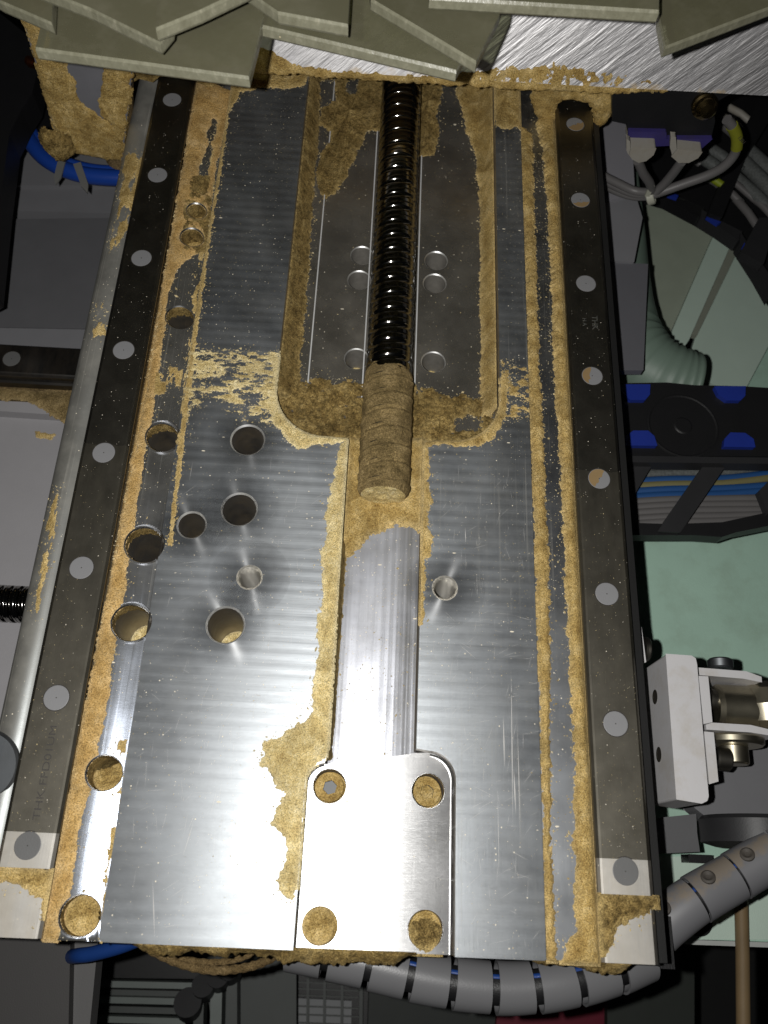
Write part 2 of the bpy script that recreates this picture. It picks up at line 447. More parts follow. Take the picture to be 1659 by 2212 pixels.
def grid_obj(name, V, F, mat, label=None, parent=None, stuff=True):
    global NTRI
    NTRI += 2*len(F)
    me = bpy.data.meshes.new(name)
    base = np.array(WLOC.get(parent.name, (0, 0, 0))) if parent else V.mean(0)
    me.vertices.add(len(V)); me.vertices.foreach_set('co', ((V-base)*MM).ravel())
    me.loops.add(len(F)*4); me.loops.foreach_set('vertex_index', F.ravel().astype(np.int32))
    me.polygons.add(len(F)); me.polygons.foreach_set('loop_start', np.arange(len(F), dtype=np.int32)*4)
    me.polygons.foreach_set('loop_total', np.full(len(F), 4, dtype=np.int32))
    me.polygons.foreach_set('use_smooth', np.ones(len(F), bool))
    me.materials.append(mat); me.update(); me.validate()
    o = bpy.data.objects.new(name, me); COL.objects.link(o)
    if parent: o.parent = parent
    else: o.location = Vector(base*MM)
    WLOC[o.name] = tuple(base)
    if parent:
        if stuff: tag(o, label=label, kind='stuff')
    else: tag(o, label, 'sawdust', kind='stuff' if stuff else None)
    return o

def circ(cx, cy, r, n=40, a0=0, a1=2*math.pi, close=False):
    k = n if not close else n-1
    return [(cx+r*math.cos(a0+(a1-a0)*i/k), cy+r*math.sin(a0+(a1-a0)*i/k)) for i in range(n)]
def arc(cx, cy, r, d0, d1, n=10):
    return [(cx+r*math.cos(math.radians(d0+(d1-d0)*i/n)), cy+r*math.sin(math.radians(d0+(d1-d0)*i/n))) for i in range(n+1)]
def holed(mb, outer, holes, z, mat=0, lines=(), zf=None, smooth=False):
    """flat face with round holes (triangulated); zf bends it"""
    pts = []; edges = []
    def loop(q):
        o = len(pts); pts.extend(q); edges.extend([(o+i, o+(i+1) % len(q)) for i in range(len(q))])
    loop(outer)
    for h in holes: loop(circ(*h))
    for a, b in lines:
        o = len(pts); pts.extend([a, b]); edges.append((o, o+1))
    V, _, F, _, _, _ = delaunay_2d_cdt([Vector(p) for p in pts], edges, [], 0, 1e-5)
    V = np.array([(p.x, p.y) for p in V])
    C = np.array([V[list(f)].mean(0) for f in F])
    ok = sdist(outer, C[:, 0], C[:, 1]) > 0
    for (cx, cy, r) in holes: ok &= np.hypot(C[:, 0]-cx, C[:, 1]-cy) > r*.995
    FF = []
    for f, o in zip(F, ok):
        if not o: continue
        a = V[list(f)]; ar = sum(a[i][0]*a[(i+1) % len(a)][1]-a[(i+1) % len(a)][0]*a[i][1] for i in range(len(a)))
        FF.append(tuple(f) if ar > 0 else tuple(f)[::-1])
    mb.add([(x, y, z if zf is None else zf(x, y)) for x, y in V], FF, mat, smooth)
def wall(mb, path, z0, z1, mat=0, closed=False, smooth=False, fil=0.0):
    """vertical wall along an open path"""
    n = len(path)
    mb.add([(x, y, z0) for x, y in path]+[(x, y, z1) for x, y in path],
           [(i, i+1, n+i+1, n+i) for i in range(n-1)]+([(n-1, 0, n, 2*n-1)] if closed else []), mat, smooth)
def bore(mb, cx, cy, r, z, depth, ch=.5, mwall=1, mrim=2, mfloor=None, n=40):
    mb.lathe([(r, z), (r-ch, z-ch)], (cx, cy, 0), n=n, mat=mrim, flip=True, smooth=True)
    mb.lathe([(r-ch, z-ch), (r-ch, z-depth)], (cx, cy, 0), n=n, mat=mwall, flip=True)
    if mfloor is not None: mb.disc((cx, cy, z-depth), r-ch, n, mfloor)

# ------------------------------------------------------------------ the machine axis
ZP, ZS, ZPK, ZCH, ZF = -6.0, -9.0, -22.0, -20.0, -14.0       # plate top, side strips, pocket, channel, front seat
YF, YB = -454.3, 120.0
axis = thing('machine_axis_base', 'milled aluminium axis bed caked with sawdust, two dark guide rails bolted along it', 'machine axis', (15, -200, -46))

strip_holes = [(425, 458, 5.8, 9), (415, 515, 6.6, 9), (389, 688, 7.6, 95), (351, 946, 8.3, 95), (312, 1178, 9.2, 95), (284, 1346, 8.9, 95), (226, 1670, 7.7, 26), (174, 1978, 8.1, 22)]
plate_holes = [(535, 950, 8.9, 95), (517, 1100, 9.0, 95), (414, 1134, 7.3, 95), (487, 1350, 9.1, 95)]
tap_holes = [(539, 1247, 6.2), (961, 1270, 6.2)]
pocket_holes = [(782, 552), (776, 605), (770, 775), (942, 563), (939, 612), (936, 782)]
seat_holes = [(712, 1698), (925, 1708), (691, 2000), (919, 2008)]
def zstrip(x, y=0): return ZS + 2.9*(1-(1-np.clip(-91-np.asarray(x, float), 0, 17)/17)**2)
SH = [P(u, v, ZS+1)[:2]+(r,) for u, v, r, d in strip_holes]
PH = [P(u, v, ZP)[:2]+(r,) for u, v, r, d in plate_holes]
TH = [P(u, v, ZP)[:2]+(r,) for u, v, r in tap_holes]
KH = [P(u, v, ZPK)[:2]+(7.0,) for u, v in pocket_holes]
FH = [P(u, v, ZF)[:2]+(7.5,) for u, v in seat_holes]

# inner outlines of the plate halves (pocket, channel, front seat)
left_in = [(-43.0, YB)]+arc(-15, -193.5, 28, 180, 262, 10)+[(-4.6, -221.6)]+arc(-4.6, -222.6, .9, 90, 0, 4)+[(-3.4, -376)]+arc(-3.4+0.2, -390.2, 9.0, 98, 180, 10)+[(-12.2, YF)]
right_in = [(74.5, YB)]+arc(49, -194, 26, 0, -84, 10)+[(36.6, -220.6)]+arc(36.6, -221.6, .9, 90, 180, 4)+[(35.4, -373.5)]+arc(41.0, -386.2, 12, 90, 0, 10)+[(53, YF)]
left_out = [(-90, YF+2)]+[(-88.5, YF)]
mb = MB()
lo = left_in+[(-88.0, YF), (-89.6, YF+.9), (-90, YF+2.5), (-90, YB)]
ro = right_in+[(89.4, YF), (90, YF+.8), (90.6, YB)]
notch = [(x, y, r+.9) for x, y, r in SH if x+r+.9 > -90]
holed(mb, lo, PH+TH+notch, ZP, 0)
wall(mb, left_in[::-1], -108, ZP, 3)
ps = lo[len(left_in)-1:]
wall(mb, ps, -108, ZP, 3)
for (x, y, r) in notch: mb.lathe([(r, ZP), (r-.2, ZS-1.5)], (x, y, 0), n=48, mat=3, flip=True)
for (x, y, r), (_, _, _, d) in zip(PH, plate_holes): bore(mb, x, y, r, ZP, d, .8, 1, 2, 4)
mb.build('base_plate', [M['plate'], M['bore'], M['rim2'], M['bore'], M['dust']], axis)
mb = MB()
holed(mb, ro, TH, ZP, 0)
wall(mb, right_in, -108, ZP, 1)
wall(mb, [(90.6, YB), (90, YF+.8), (89.4, YF), (53, YF)], -108, ZP, 1)
mb.build('base_plate', [M['plate_r'], M['bore']], axis)
# small bottom fillets where the channel and seat walls meet their floors
def fillet(mb, path, z, r, side, mat=0, n=4):
    q = np.array(path, float); t = np.gradient(q, axis=0); t /= np.linalg.norm(t, axis=1)[:, None]
    nrm = np.stack([-t[:, 1], t[:, 0]], 1)*side
    rows = []
    for k in range(n+1):
        a = math.pi/2*k/n
        off = r*(1-math.sin(a)); hz = r*(1-math.cos(a))
        rows.append([(p[0]+m_[0]*off, p[1]+m_[1]*off, z+hz) for p, m_ in zip(q, nrm)])
    L = len(q); vv = [v for r_ in rows for v in r_]
    ff = [(k*L+i, k*L+i+1, (k+1)*L+i+1, (k+1)*L+i) for k in range(n) for i in range(L-1)]
    mb.add(vv, ff, mat, True)

mb = MB()
holed(mb, [(-43.2, YB), (-43.2, -200), (-20, -221.9), (-3, -236), (35, -236), (55, -221), (74.7, -200), (74.7, YB)], [(x, y, r) for x, y, r in KH], ZPK, 0)
for x, y, r in KH: bore(mb, x, y, r, ZPK, 19, .6, 1, 2, 3)
def dense(path, stp=3.0):
    out = []
    for a, b in zip(path[:-1], path[1:]):
        n = max(1, int(math.dist(a, b)/stp))
        out += [(a[0]+(b[0]-a[0])*i/n, a[1]+(b[1]-a[1])*i/n) for i in range(n)]
    return out+[path[-1]]
mb.build('pocket_floor', [M['pocket'], M['bore_bright'], M['rim2'], M['dust_pale']], axis)
for (u0, v0), (u1, v1) in (((705, 384), (665, 822)), ((808, 384), (785, 822)), ((908, 384), (898, 822))):
    xa = P(u0, v0, ZPK)[0]; xb = P(u1, v1, ZPK)[0]
    x_ = (xa+xb)/2
    g = MB(); n = 6; ys = [YB, -215.0]; vv = []
    for y in ys:
        vv += [(x_-.42*math.cos(math.pi*k/n), y, ZPK-.1+.42*math.sin(math.pi*k/n)) for k in range(n+1)]
    g.add(vv, [(k, k+1, n+2+k, n+1+k) for k in range(n)], 0, True)
    g.build('tool_ridge', M['ridge'], axis)
mb = MB()
def zch(x, y=0): q = np.asarray(x, float)-11.0; return ZCH+.034*q+.0042*q*q
xs_ = [-3.6+39.2*k/44 for k in range(45)]
mb.add([(x, y, float(zch(x))) for y in (-230, -381) for x in xs_], [(45+k, 46+k, k+1, k) for k in range(44)], 0, True)
fillet(mb, dense([(35.45, -225), (35.4, -374)]), ZCH+2.9, 1.3, -1, 1)
fillet(mb, dense([(-3.4, -225), (-3.4, -377)]), ZCH, .6, 1, 1)
mb.build('channel_floor', [M['channel'], M['bore']], axis)
mb = MB()
seat_out = [(-3.2, -379.5)]+arc(-3.2, -390.2, 9.1, 98, 180, 10)+[(-12.3, YF), (53.1, YF)]+arc(41, -386.2, 12.1, 0, 90, 10)+[(35.4, -379.0)]
# seat back edge is a shallow arc left by the cutter
holed(mb, [(-12.3, YF), (53.1, YF)]+arc(41, -386.2, 12.1, 0, 90, 10)+[(35.4, -374.5), (20, -377.5), (8, -376.5), (-3.2, -381.1)]+arc(-3.2, -390.2, 9.1, 98, 180, 10), FH, ZF, 0)
wall(mb, [(-3.2, -381.1), (8, -376.5), (20, -377.5), (35.4, -374.5)], ZCH-.5, ZF, 2)
wall(mb, [(53.1, YF), (-12.3, YF)], -46, ZF, 2)
fillet(mb, dense([(53, YF), (53, -386.5)])+arc(41, -386.2, 12, 3, 84, 10), ZF, 1.5, 1, 2)
fillet(mb, dense([(-12.2, YF), (-12.2, -391)])+arc(-3.2, -390.2, 9, 177, 100, 8), ZF, .8, -1, 2)
for (x, y, r), d in zip(FH, (12, 12, 4.5, 6)): bore(mb, x, y, r, ZF, d, .35, 1, 2, 3)
mb.build('front_seat', [M['seat'], M['bore'], M['rim'], M['dust']], axis)
# side strips
mb = MB()
xs_ = [-107.5, -105.5, -103.5, -101.5, -99.5, -97.5, -95.5, -93.5, -91.5]
holed(mb, [(-109, YF), (-89.8, YF), (-89.8, YB), (-109, YB)], SH, ZS, 0, [((x, YF+.01), (x, YB-.01)) for x in xs_], zstrip, True)
for (x, y, r), (_, _, _, d) in zip(SH, strip_holes):
    vv = []; n = 48
    ring = circ(x, y, r, n)
    top = [(a, b, float(zstrip(a))) for a, b in ring]
    r2 = circ(x, y, r-.5, n); mid = [(a, b, float(zstrip(a))-.6) for a, b in r2]; bot = [(a, b, ZS-d) for a, b in r2]; col_ = [(a, b, ZS-2.2-4.0*max(0, math.sin(2*math.pi*k/n))+.7*math.sin(k*1.7)+.5*math.sin(k*3.1+x)) for k, (a, b) in enumerate(r2)]
    mb.add(top+mid, [(k, n+k, n+(k+1) % n, (k+1) % n) for k in range(n)], 2, True)
    mb.add(mid+col_, [(k, n+k, n+(k+1) % n, (k+1) % n) for k in range(n)], 4, True)
    mb.add(col_+bot, [(k, n+k, n+(k+1) % n, (k+1) % n) for k in range(n)], 4 if d < 30 else 1, True)
    mb.disc((x, y, ZS-d), r-.5, n, 3)
wall(mb, [(-89.8, YF), (-93, YF), (-97, YF), (-101, YF), (-105, YF), (-109, YF)], -46, ZS, 1)
mb.build('side_strip', [M['strip'], M['bore'], M['rim'], M['dust'], M['dust_dark']], axis)
mb = MB(); mb.box(89.8, 111, YF+.2, YB, -46, ZS)
mb.build('side_strip', M['strip_r'], axis)
# bed under the rails and its outer edges
mb = MB()
mb.box(-140, -109, YF+.4, YB, -60, -22); mb.box(111, 139, YF+.4, YB, -60, -22); mb.box(-109, 111, YF+1, YB, -130, -110)
mb.build('bed_block', M['edge'], axis)
mb = MB(); prof = [(-134, -16)]+[(-144.5+9.0*math.cos(math.radians(a)), -22+8.0*math.sin(math.radians(a))) for a in range(50, 186, 9)]+[(-153.6, -45), (-153.6, -60), (-134, -60)]
mb.add([(x, y, z) for y in (YF+.4, YB) for x, z in prof], [(i, i+1, len(prof)+i+1, len(prof)+i) for i in range(len(prof)-1)], 0, True)
mb.add([(x, YF+.4, z) for x, z in prof], [tuple(range(len(prof)))])
mb.build('rounded_edge', M['edge'], axis)
mb = MB(); mb.box(135.2, 140.5, YF+.8, YB, -34, -9)
mb.build('edge_strip', mat_paint('black_anodised', (.018, .018, .018), .35), axis, bevel=.8)

# guide rails: profile with ball grooves, plugged bolt holes every 60 mm
half = [(0, 0), (9.6, 0), (10.4, -.5), (11.5, -1.7), (11.5, -2.6), (10.9, -3.6), (9.8, -4.8), (9.2, -6.6), (9.3, -8.4), (10.2, -9.6), (11.5, -10.6), (11.5, -22)]
rail_prof = [(-x, z) for x, z in half[::-1]]+half[1:]
def rail_mesh(xc, y0, y1, zt=0, cap_end=True):
    mb = MB(); n = len(rail_prof)
    for i in range(n-1):
        (xa, za), (xb, zb) = rail_prof[i], rail_prof[i+1]
        mb.add([(xc+xa, y0, zt+za), (xc+xb, y0, zt+zb), (xc+xb, y1, zt+zb), (xc+xa, y1, zt+za)], [(0, 1, 2, 3)])
    mb.add([(xc+x, y0, zt+z) for x, z in rail_prof], [tuple(range(n))], 1)
    mb.add([(xc+x, y1, zt+z) for x, z in rail_prof], [tuple(range(n))[::-1]], 1)
    return mb
def rail_caps(rail, xc, ys, z=0, dirty=(), dark=(), axis_x=False):
    src = {}
    for k, y in enumerate(ys):
        kind = 'dark' if k in dark else 'clean'
        c = (xc, y, z) if not axis_x else (y, xc, z)
        if kind not in src:
            g = MB(); g.lathe([(5.45, z-.3), (5.45, z+.06), (5.2, z+.12)], (c[0], c[1], 0), n=40, mat=0); g.disc((c[0], c[1], z+.12), 5.2, 40, 0)
            g.lathe([(5.85, z+.03), (5.4, z+.03)], (c[0], c[1], 0), n=40, mat=1)
            g.disc((c[0], c[1], z+.16), .28, 10, 1)
            o = g.build('hole_cap', [M['cap'] if kind == 'clean' else M['cap_dark'], M['pin']], rail, loc=c)
            src[kind] = o
        else:
            o = src[kind].copy(); COL.objects.link(o); o.parent = rail
            o.location = Vector((np.array(c)-np.array(WLOC[rail.name]))*MM)
        if kind == 'dark': o['label'] = 'darker grey worn hole cap at the rail end'
        if k in dirty:
            o['label'] = 'hole cap half covered by a brown dust smear'
railL = rail_mesh(-122.9, -428.3, YB).build('guide_rail', [M['rail'], M['railbright']], axis, loc=(-122.9, -200, 0))
railR = rail_mesh(122.9, -428.5, YB).build('guide_rail', [M['rail'], M['railbright']], axis, loc=(122.9, -200, 0))
railL['label'] = 'left steel guide rail, near black with pale grey hole caps'
railR['label'] = 'right steel guide rail, brown dust smears on its upper hole caps'
rail_caps(railL, -122.9, [-60*i for i in range(8)], dark=(7,))
rail_caps(railR, 122.9, [.3-60*i for i in range(8)], dirty=(0, 1, 3, 4), dark=(7,))
# brown smears covering part of four caps on the right rail
for k, (a0, cov) in {0: (-62, .05), 1: (-80, .35), 3: (172, .25), 4: (150, -.05)}.items():
    y = .3-60*k; g = MB(); a = math.radians(a0); pts = []
    R_ = 5.2
    t0 = math.acos(max(-1, min(1, cov)))
    for i in range(13):
        th = a-t0+2*t0*i/12; pts.append((122.9+R_*math.cos(th), y+R_*math.sin(th)))
    for i in range(1, 6):
        th0 = a+t0; th1 = a-t0; f = i/6
        px_ = 122.9+R_*(math.cos(th0)*(1-f)+math.cos(th1)*f); py_ = y+R_*(math.sin(th0)*(1-f)+math.sin(th1)*f)
        pts.append((px_+.5*math.sin(i*2.3+k), py_+.5*math.cos(i*3.1+k)))
    g.prism(pts, .12, .26)
    g.build('dust_smear', M['capdirt'], railR)
# cleaner ground ends and butt pieces of rail at the front
for xc, y0, nm in ((-122.9, -428.35, 0), (122.9, -428.55, 1)):
    g = rail_mesh(xc, y0, y0+13.5, .06); o = g.build('rail_end', [M['railbright'], M['railbright']], railL if nm == 0 else railR)
    g = rail_mesh(xc, -453.6, -432.6, -.4); o = g.build('rail_end_piece', [M['railbright'], M['railbright']], axis)
# lettering on the rails
def text_mesh(s, size, x, y, z, rot, mat, parent, name='lettering', ys=1.0):
    cu = bpy.data.curves.new(name, 'FONT'); cu.body = s; cu.size = size*MM; cu.extrude = .00003; cu.align_x = 'LEFT'; cu.align_y = 'CENTER'
    t = bpy.data.objects.new(name+'_tmp', cu); COL.objects.link(t)
    me = bpy.data.meshes.new_from_object(t.evaluated_get(bpy.context.evaluated_depsgraph_get()))
    bpy.data.objects.remove(t); bpy.data.curves.remove(cu)
    o = bpy.data.objects.new(name, me); COL.objects.link(o)
    me.materials.clear(); me.materials.append(mat)
    o.parent = parent; o.location = Vector((np.array((x, y, z))-np.array(WLOC[parent.name]))*MM)
    o.rotation_euler = (0, 0, math.radians(rot)); o.scale = (1, ys, 1)
    return o
bpy.context.view_layer.update()
ta = P(78, 1772, 0)
text_mesh('THK FFD01UM', 6.0, ta[0], ta[1], .05, 90, M['ink'], railL, ys=.72)
tb = P(1325, 870, 0)
text_mesh('THK', 4.6, 126.2, -141, .05, -90, M['ink2'], railR)
text_mesh('H A', 3.0, 120.6, -143, .05, -90, M['ink2'], railR)

# bolts in the front seat
for i, (x, y, r) in enumerate(FH[:2]):
    s = MB(); zb = ZF-6.2
    hexr = 3.2; hx = [(x+hexr*math.cos(k*math.pi/3+.3), y+hexr*math.sin(k*math.pi/3+.3)) for k in range(6)]
    holed(s, circ(x, y, 6.2, 40), [], zb, 0)
    s = MB()
    pts = circ(x, y, 6.2, 36); V, _, F, _, _, _ = delaunay_2d_cdt([Vector(p) for p in pts+hx], [(k, (k+1) % 36) for k in range(36)]+[(36+k, 36+(k+1) % 6) for k in range(6)], [], 0, 1e-6)
    V = np.array([(p.x, p.y) for p in V]); FF = []
    for f in F:
        c = V[list(f)].mean(0)
        if sdist(hx, np.array([c[0]]), np.array([c[1]]))[0] < 0: FF.append(tuple(f))
    s.add([(a, b, zb) for a, b in V], FF, 0)
    wall(s, hx, zb-3.2, zb, 1, True); s.add([(a, b, zb-3.2) for a, b in hx], [tuple(range(6))], 1 if i == 0 else 0)
    s.lathe([(6.2, zb-5), (6.2, zb)], (x, y, 0), n=36, mat=0)
    s.build('socket_bolt', [M['dust'], M['hexin']], axis)

# ------------------------------------------------------------------ ball screw
SCX, SCZ, SR = 15.9, -9.0, 12.4
def screw_mesh(org, ax, length, lead=10.0, R=SR, nseg=80, per=88, g=(.17, .40), gd=.85, phase=0.0):
    """helical ball groove cut into a cylinder, as an (angle, length) grid"""
    ax = np.array(ax, float); h = np.array([0, 0, 1.0]); a = np.cross(ax, h); a /= np.linalg.norm(a); b = np.cross(a, ax)
    nl = int(length/lead*per); th = np.linspace(0, 2*np.pi, nseg, endpoint=False); t = np.linspace(0, length, nl)
    T, TH_ = np.meshgrid(t, th, indexing='ij')
    f = (T/lead+TH_/(2*np.pi)+phase) % 1.0
    d = np.abs(f-.5)/.19                       # groove takes 60 percent of the lead
    r = R-np.where(d < 1, gd*np.sqrt(np.clip(1-d*d, 0, 1))**1.0, 0)
    edge = np.exp(-((d-1)/.10)**2); r = r-.06*edge
    f2 = np.minimum(f, 1-f)/.05; r = r-np.where(f2 < 1, .22*(1-f2*f2), 0)
    V = np.array(org)[None, None]+T[..., None]*ax+r[..., None]*(np.cos(TH_)[..., None]*a+np.sin(TH_)[..., None]*b)
    idx = np.arange(nl*nseg).reshape(nl, nseg); nx = np.roll(idx, -1, 1)
    F = np.stack([idx[:-1], nx[:-1], nx[1:], idx[1:]], -1).reshape(-1, 4)
    return V.reshape(-1, 3), F
bs = thing('ball_screw', 'long shiny steel ball screw lying in the pocket, its lower end caked in sawdust', 'ball screw', (SCX, -60, SCZ))
V, F = screw_mesh((SCX, -249, SCZ), (0, 1, 0), 310)
grid_obj('threaded_shaft', V, F[:, ::-1], M['screw'], None, bs, stuff=False)
g = MB(); g.disc((SCX, -248.9, SCZ), 11.5, 48, 0, (0, -1, 0)); g.build('end_face', M['zinc'], bs)
# caked sleeve
def sleeve():
    L0, L1 = -251.2, -178.5; nl, ns = 190, 220
    t = np.linspace(0, 1, nl); th = np.linspace(0, 2*np.pi, ns, endpoint=False)
    T, A = np.meshgrid(t, th, indexing='ij'); Yp = L0+(L1-L0)*T
    Yp = Yp+np.where(T > .9, 2.0*vnoise(A*3, A*0, 3)*((T-.9)/.1), 0)
    f = (Yp/10.0+A/(2*np.pi)) % 1.0
    r = 13.0+.40*fbm(Yp/4, A*4, 11, 4)+.34*fbm(Yp/1.1, A*13, 12, 3)-1.1*np.exp(-((f-.5)/.06)**2)*np.clip(.65+1.2*fbm(Yp/7, A*2, 14, 2), 0, 1)+.45*np.exp(-((f-.34)/.09)**2)
    r = np.where(T > .9, r-((T-.9)/.1)**2*1.6, r); r = np.where(T > .985, 11.9, r)
    r = np.where(T < .05, r-(1-T/.05)**2*1.9, r)
    V = np.stack([SCX+r*np.cos(A), Yp, SCZ+r*np.sin(A)], -1)
    idx = np.arange(nl*ns).reshape(nl, ns); nx = np.roll(idx, -1, 1)
    F = np.stack([idx[:-1], idx[1:], nx[1:], nx[:-1]], -1).reshape(-1, 4)
    grid_obj('sawdust_crust', V.reshape(-1, 3), F, M['dust_oil'], 'oily sawdust crust wrapped round the screw end', bs)
    nr = 26; rr = np.linspace(.001, 1, nr); R_, A = np.meshgrid(rr, th, indexing='ij'); r0 = V[0][:, 0]-SCX; r1 = V[0][:, 2]-SCZ
    X = SCX+R_*np.cos(A)*np.hypot(r0, r1)[None]; Z = SCZ+R_*np.sin(A)*np.hypot(r0, r1)[None]
    Y = L0-.5*np.clip(1-R_**6, 0, 1)+.8*fbm(X/2.4, Z/2.4, 21, 4)*np.clip(1-R_**8, 0, 1)+1.6*np.exp(-((X-SCX)**2+(Z-SCZ)**2)/5.0)
    F = np.stack([idx[:nr-1], nx[:nr-1], nx[1:nr], idx[1:nr]], -1).reshape(-1, 4)
    grid_obj('sawdust_cap', np.stack([X, Y, Z], -1).reshape(-1, 3), F, M['dust_pale'], 'pale dusty end of the screw', bs)
sleeve()
arcs = MB(); rng_ = random.Random(8)
for k in range(7):                                     # worn thread crests showing through the crust
    yb = -250+10*(k+.30)+1.0; a0 = math.pi/2+rng_.uniform(.0, .35); a1 = a0+rng_.uniform(.35, .6); n = 12; hw = rng_.uniform(.16, .34)
    vv = []
    for i in range(n+1):
        a = a0+(a1-a0)*i/n; wv_ = hw*math.sin(math.pi*(i+.3)/(n+.6)); yy = yb-(a-math.pi/2)*10/(2*math.pi)
        for d_ in (-1, 1): vv.append((SCX+13.5*math.cos(a), yy+d_*wv_, SCZ+13.5*math.sin(a)))
        
    arcs.add(vv, [(2*i, 2*i+1, 2*i+3, 2*i+2) for i in range(n)], 0, True)
tag(arcs.build('exposed_thread', M['rim'], bs), 'bright slivers of thread crest showing through the crust')

# ------------------------------------------------------------------ sawdust lying on the bed
def moved(path, dx): return [(x+dx, y) for x, y in path]
Lpoly = lo; Rpoly = ro
stc = [(x, y, r+.3) for x, y, r in PH+TH]; ALLH += PH+TH+SH+KH+FH
D = dust
D('sawdust_patch', [[(760, 930), (738, 960), (728, 1000), (715, 1060), (700, 1110), (706, 1150), (698, 1200), (694, 1260), (690, 1330), (688, 1400), (680, 1470), (672, 1530), (660, 1560), (610, 1590), (566, 1600), (568, 1650), (590, 1690), (612, 1715), (600, 1750), (590, 1775), (606, 1800), (622, 1830), (614, 1870), (600, 1900), (606, 1935), (632, 1952), (652, 1900), (660, 1750), (690, 1650), (725, 1620)]],
  ZP, 'pale sawdust fringe on the left half of the plate, along the channel down to the bolted seat', 'dust_pale', T=.9, rag=1.1, rag2=.7, keep=lo, cut=stc, seed=3)
D('sawdust_patch', [[(585, 770), (607, 770), (600, 850), (612, 893), (640, 922), (700, 935), (755, 932), (752, 955), (700, 962), (650, 968), (612, 945), (588, 905)]],
  ZP, 'sawdust rim round the lower left corner of the pocket', 'dust_pale', T=.9, rag=1.0, rag2=.7, keep=lo, cut=stc, seed=5)
D('sawdust_patch', [[(404, 745), (470, 758), (540, 756), (600, 765), (602, 915), (560, 900), (500, 880), (455, 860), (404, 885)]],
  ZP, 'broken flaky sawdust splatter across the plate left of the pocket corner', 'dust_pale', T=.35, rag=2.0, rag2=1.6, keep=lo, cut=stc, seed=9, stretch=(.5, 1.45), sparse=.50, sscale=2.6, clod=.3, wdt=.4, step=.42, grains=2.5)
D('sawdust_patch', [[(545, 790), (602, 765), (604, 915), (575, 890)]],
  ZP, 'denser sawdust beside the lower left pocket corner', 'dust_pale', T=.5, rag=2.2, rag2=1.6, keep=lo, cut=stc, seed=10, stretch=(.5, 1.4), sparse=.40, sscale=2.6, clod=.4, wdt=.5, step=.42, grains=2)
D('sawdust_patch', [[(480, 225), (498, 215), (484, 330), (462, 470), (440, 620), (420, 770), (398, 960), (372, 1180), (362, 1180), (388, 930), (410, 760), (436, 560), (462, 400)]],
  ZP, 'thin line of sawdust along the left edge of the plate', 'dust', T=.5, rag=.5, rag2=.5, keep=lo, seed=11, wdt=.8)
D('sawdust_patch', [[(500, 120), (680, 120), (660, 186), (640, 190), (560, 190), (520, 200), (498, 240), (485, 240)]],
  ZP, 'sawdust under the beam on the upper left of the plate', 'dust', T=.8, rag=.8, rag2=.6, keep=lo, seed=13)
D('sawdust_patch', [[(905, 955), (925, 962), (930, 1010), (924, 1040), (934, 1075), (924, 1105), (926, 1140), (938, 1170), (932, 1200), (918, 1210), (918, 1290), (914, 1350), (900, 1350)]],
  ZP, 'ragged sawdust fringe on the right half of the plate along the channel', 'dust', T=.9, rag=.8, rag2=.9, keep=ro, cut=stc, seed=15)
D('sawdust_patch', [[(912, 935), (1000, 945), (1040, 935), (1075, 890), (1085, 800), (1096, 820), (1092, 900), (1070, 945), (1040, 962), (990, 964), (930, 962), (912, 970)]],
  ZP, 'sawdust rim round the lower right corner of the pocket', 'dust', T=.8, rag=.6, rag2=.7, keep=ro, seed=17)
D('sawdust_patch', [[(1080, 780), (1145, 800), (1152, 890), (1140, 905), (1085, 905)]],
  ZP, 'flaky sawdust smear on the plate right of the pocket', 'dust', T=.5, rag=1.5, rag2=1.1, keep=ro, seed=19, stretch=(.6, 1.3), sparse=.47, sscale=2.6, wdt=.4, step=.42, grains=2.5)
D('sawdust_patch', [[(1050, 120), (1200, 120), (1195, 320), (1160, 310), (1130, 300), (1118, 275), (1090, 280), (1070, 270), (1060, 200)]],
  ZP, 'brown sawdust under the beam on the upper right of the plate', 'dust', T=.8, rag=.8, rag2=.6, keep=ro, seed=21)
# groove along the right plate edge and the drift along the right rail
D('sawdust_drift', [[(1118, 270), (1150, 290), (1162, 700), (1176, 1000), (1184, 1200), (1190, 1400), (1188, 1500), (1190, 1800), (1198, 2020), (1210, 2100), (1178, 2100), (1170, 1700), (1158, 1300), (1140, 800), (1130, 500)]],
  ZS, 'long ragged line of sawdust along the right edge of the plate', 'dust', T=2.8, rag=.7, rag2=.75, seed=23, keep=[(89.0, -454.8), (111, -454.8), (111, YB), (86, YB)], wdt=1.0)
D('sawdust_drift', [[(1158, 180), (1215, 200), (1225, 420), (1240, 800), (1262, 1200), (1280, 1600), (1300, 1900), (1318, 1935), (1330, 2100), (1205, 2100), (1222, 2050), (1240, 2010), (1243, 1900), (1238, 1800), (1242, 1650), (1228, 1400), (1215, 1100), (1200, 850), (1186, 520), (1178, 400), (1172, 320), (1160, 280)]],
  ZS, 'broad sawdust drift between the right side strip and the right rail', 'dust', T=3.2, rag=.7, rag2=.8, seed=25, keep=[(91, -455.2), (112.5, -455.2), (112.5, YB), (88, YB)], wdt=1.4)
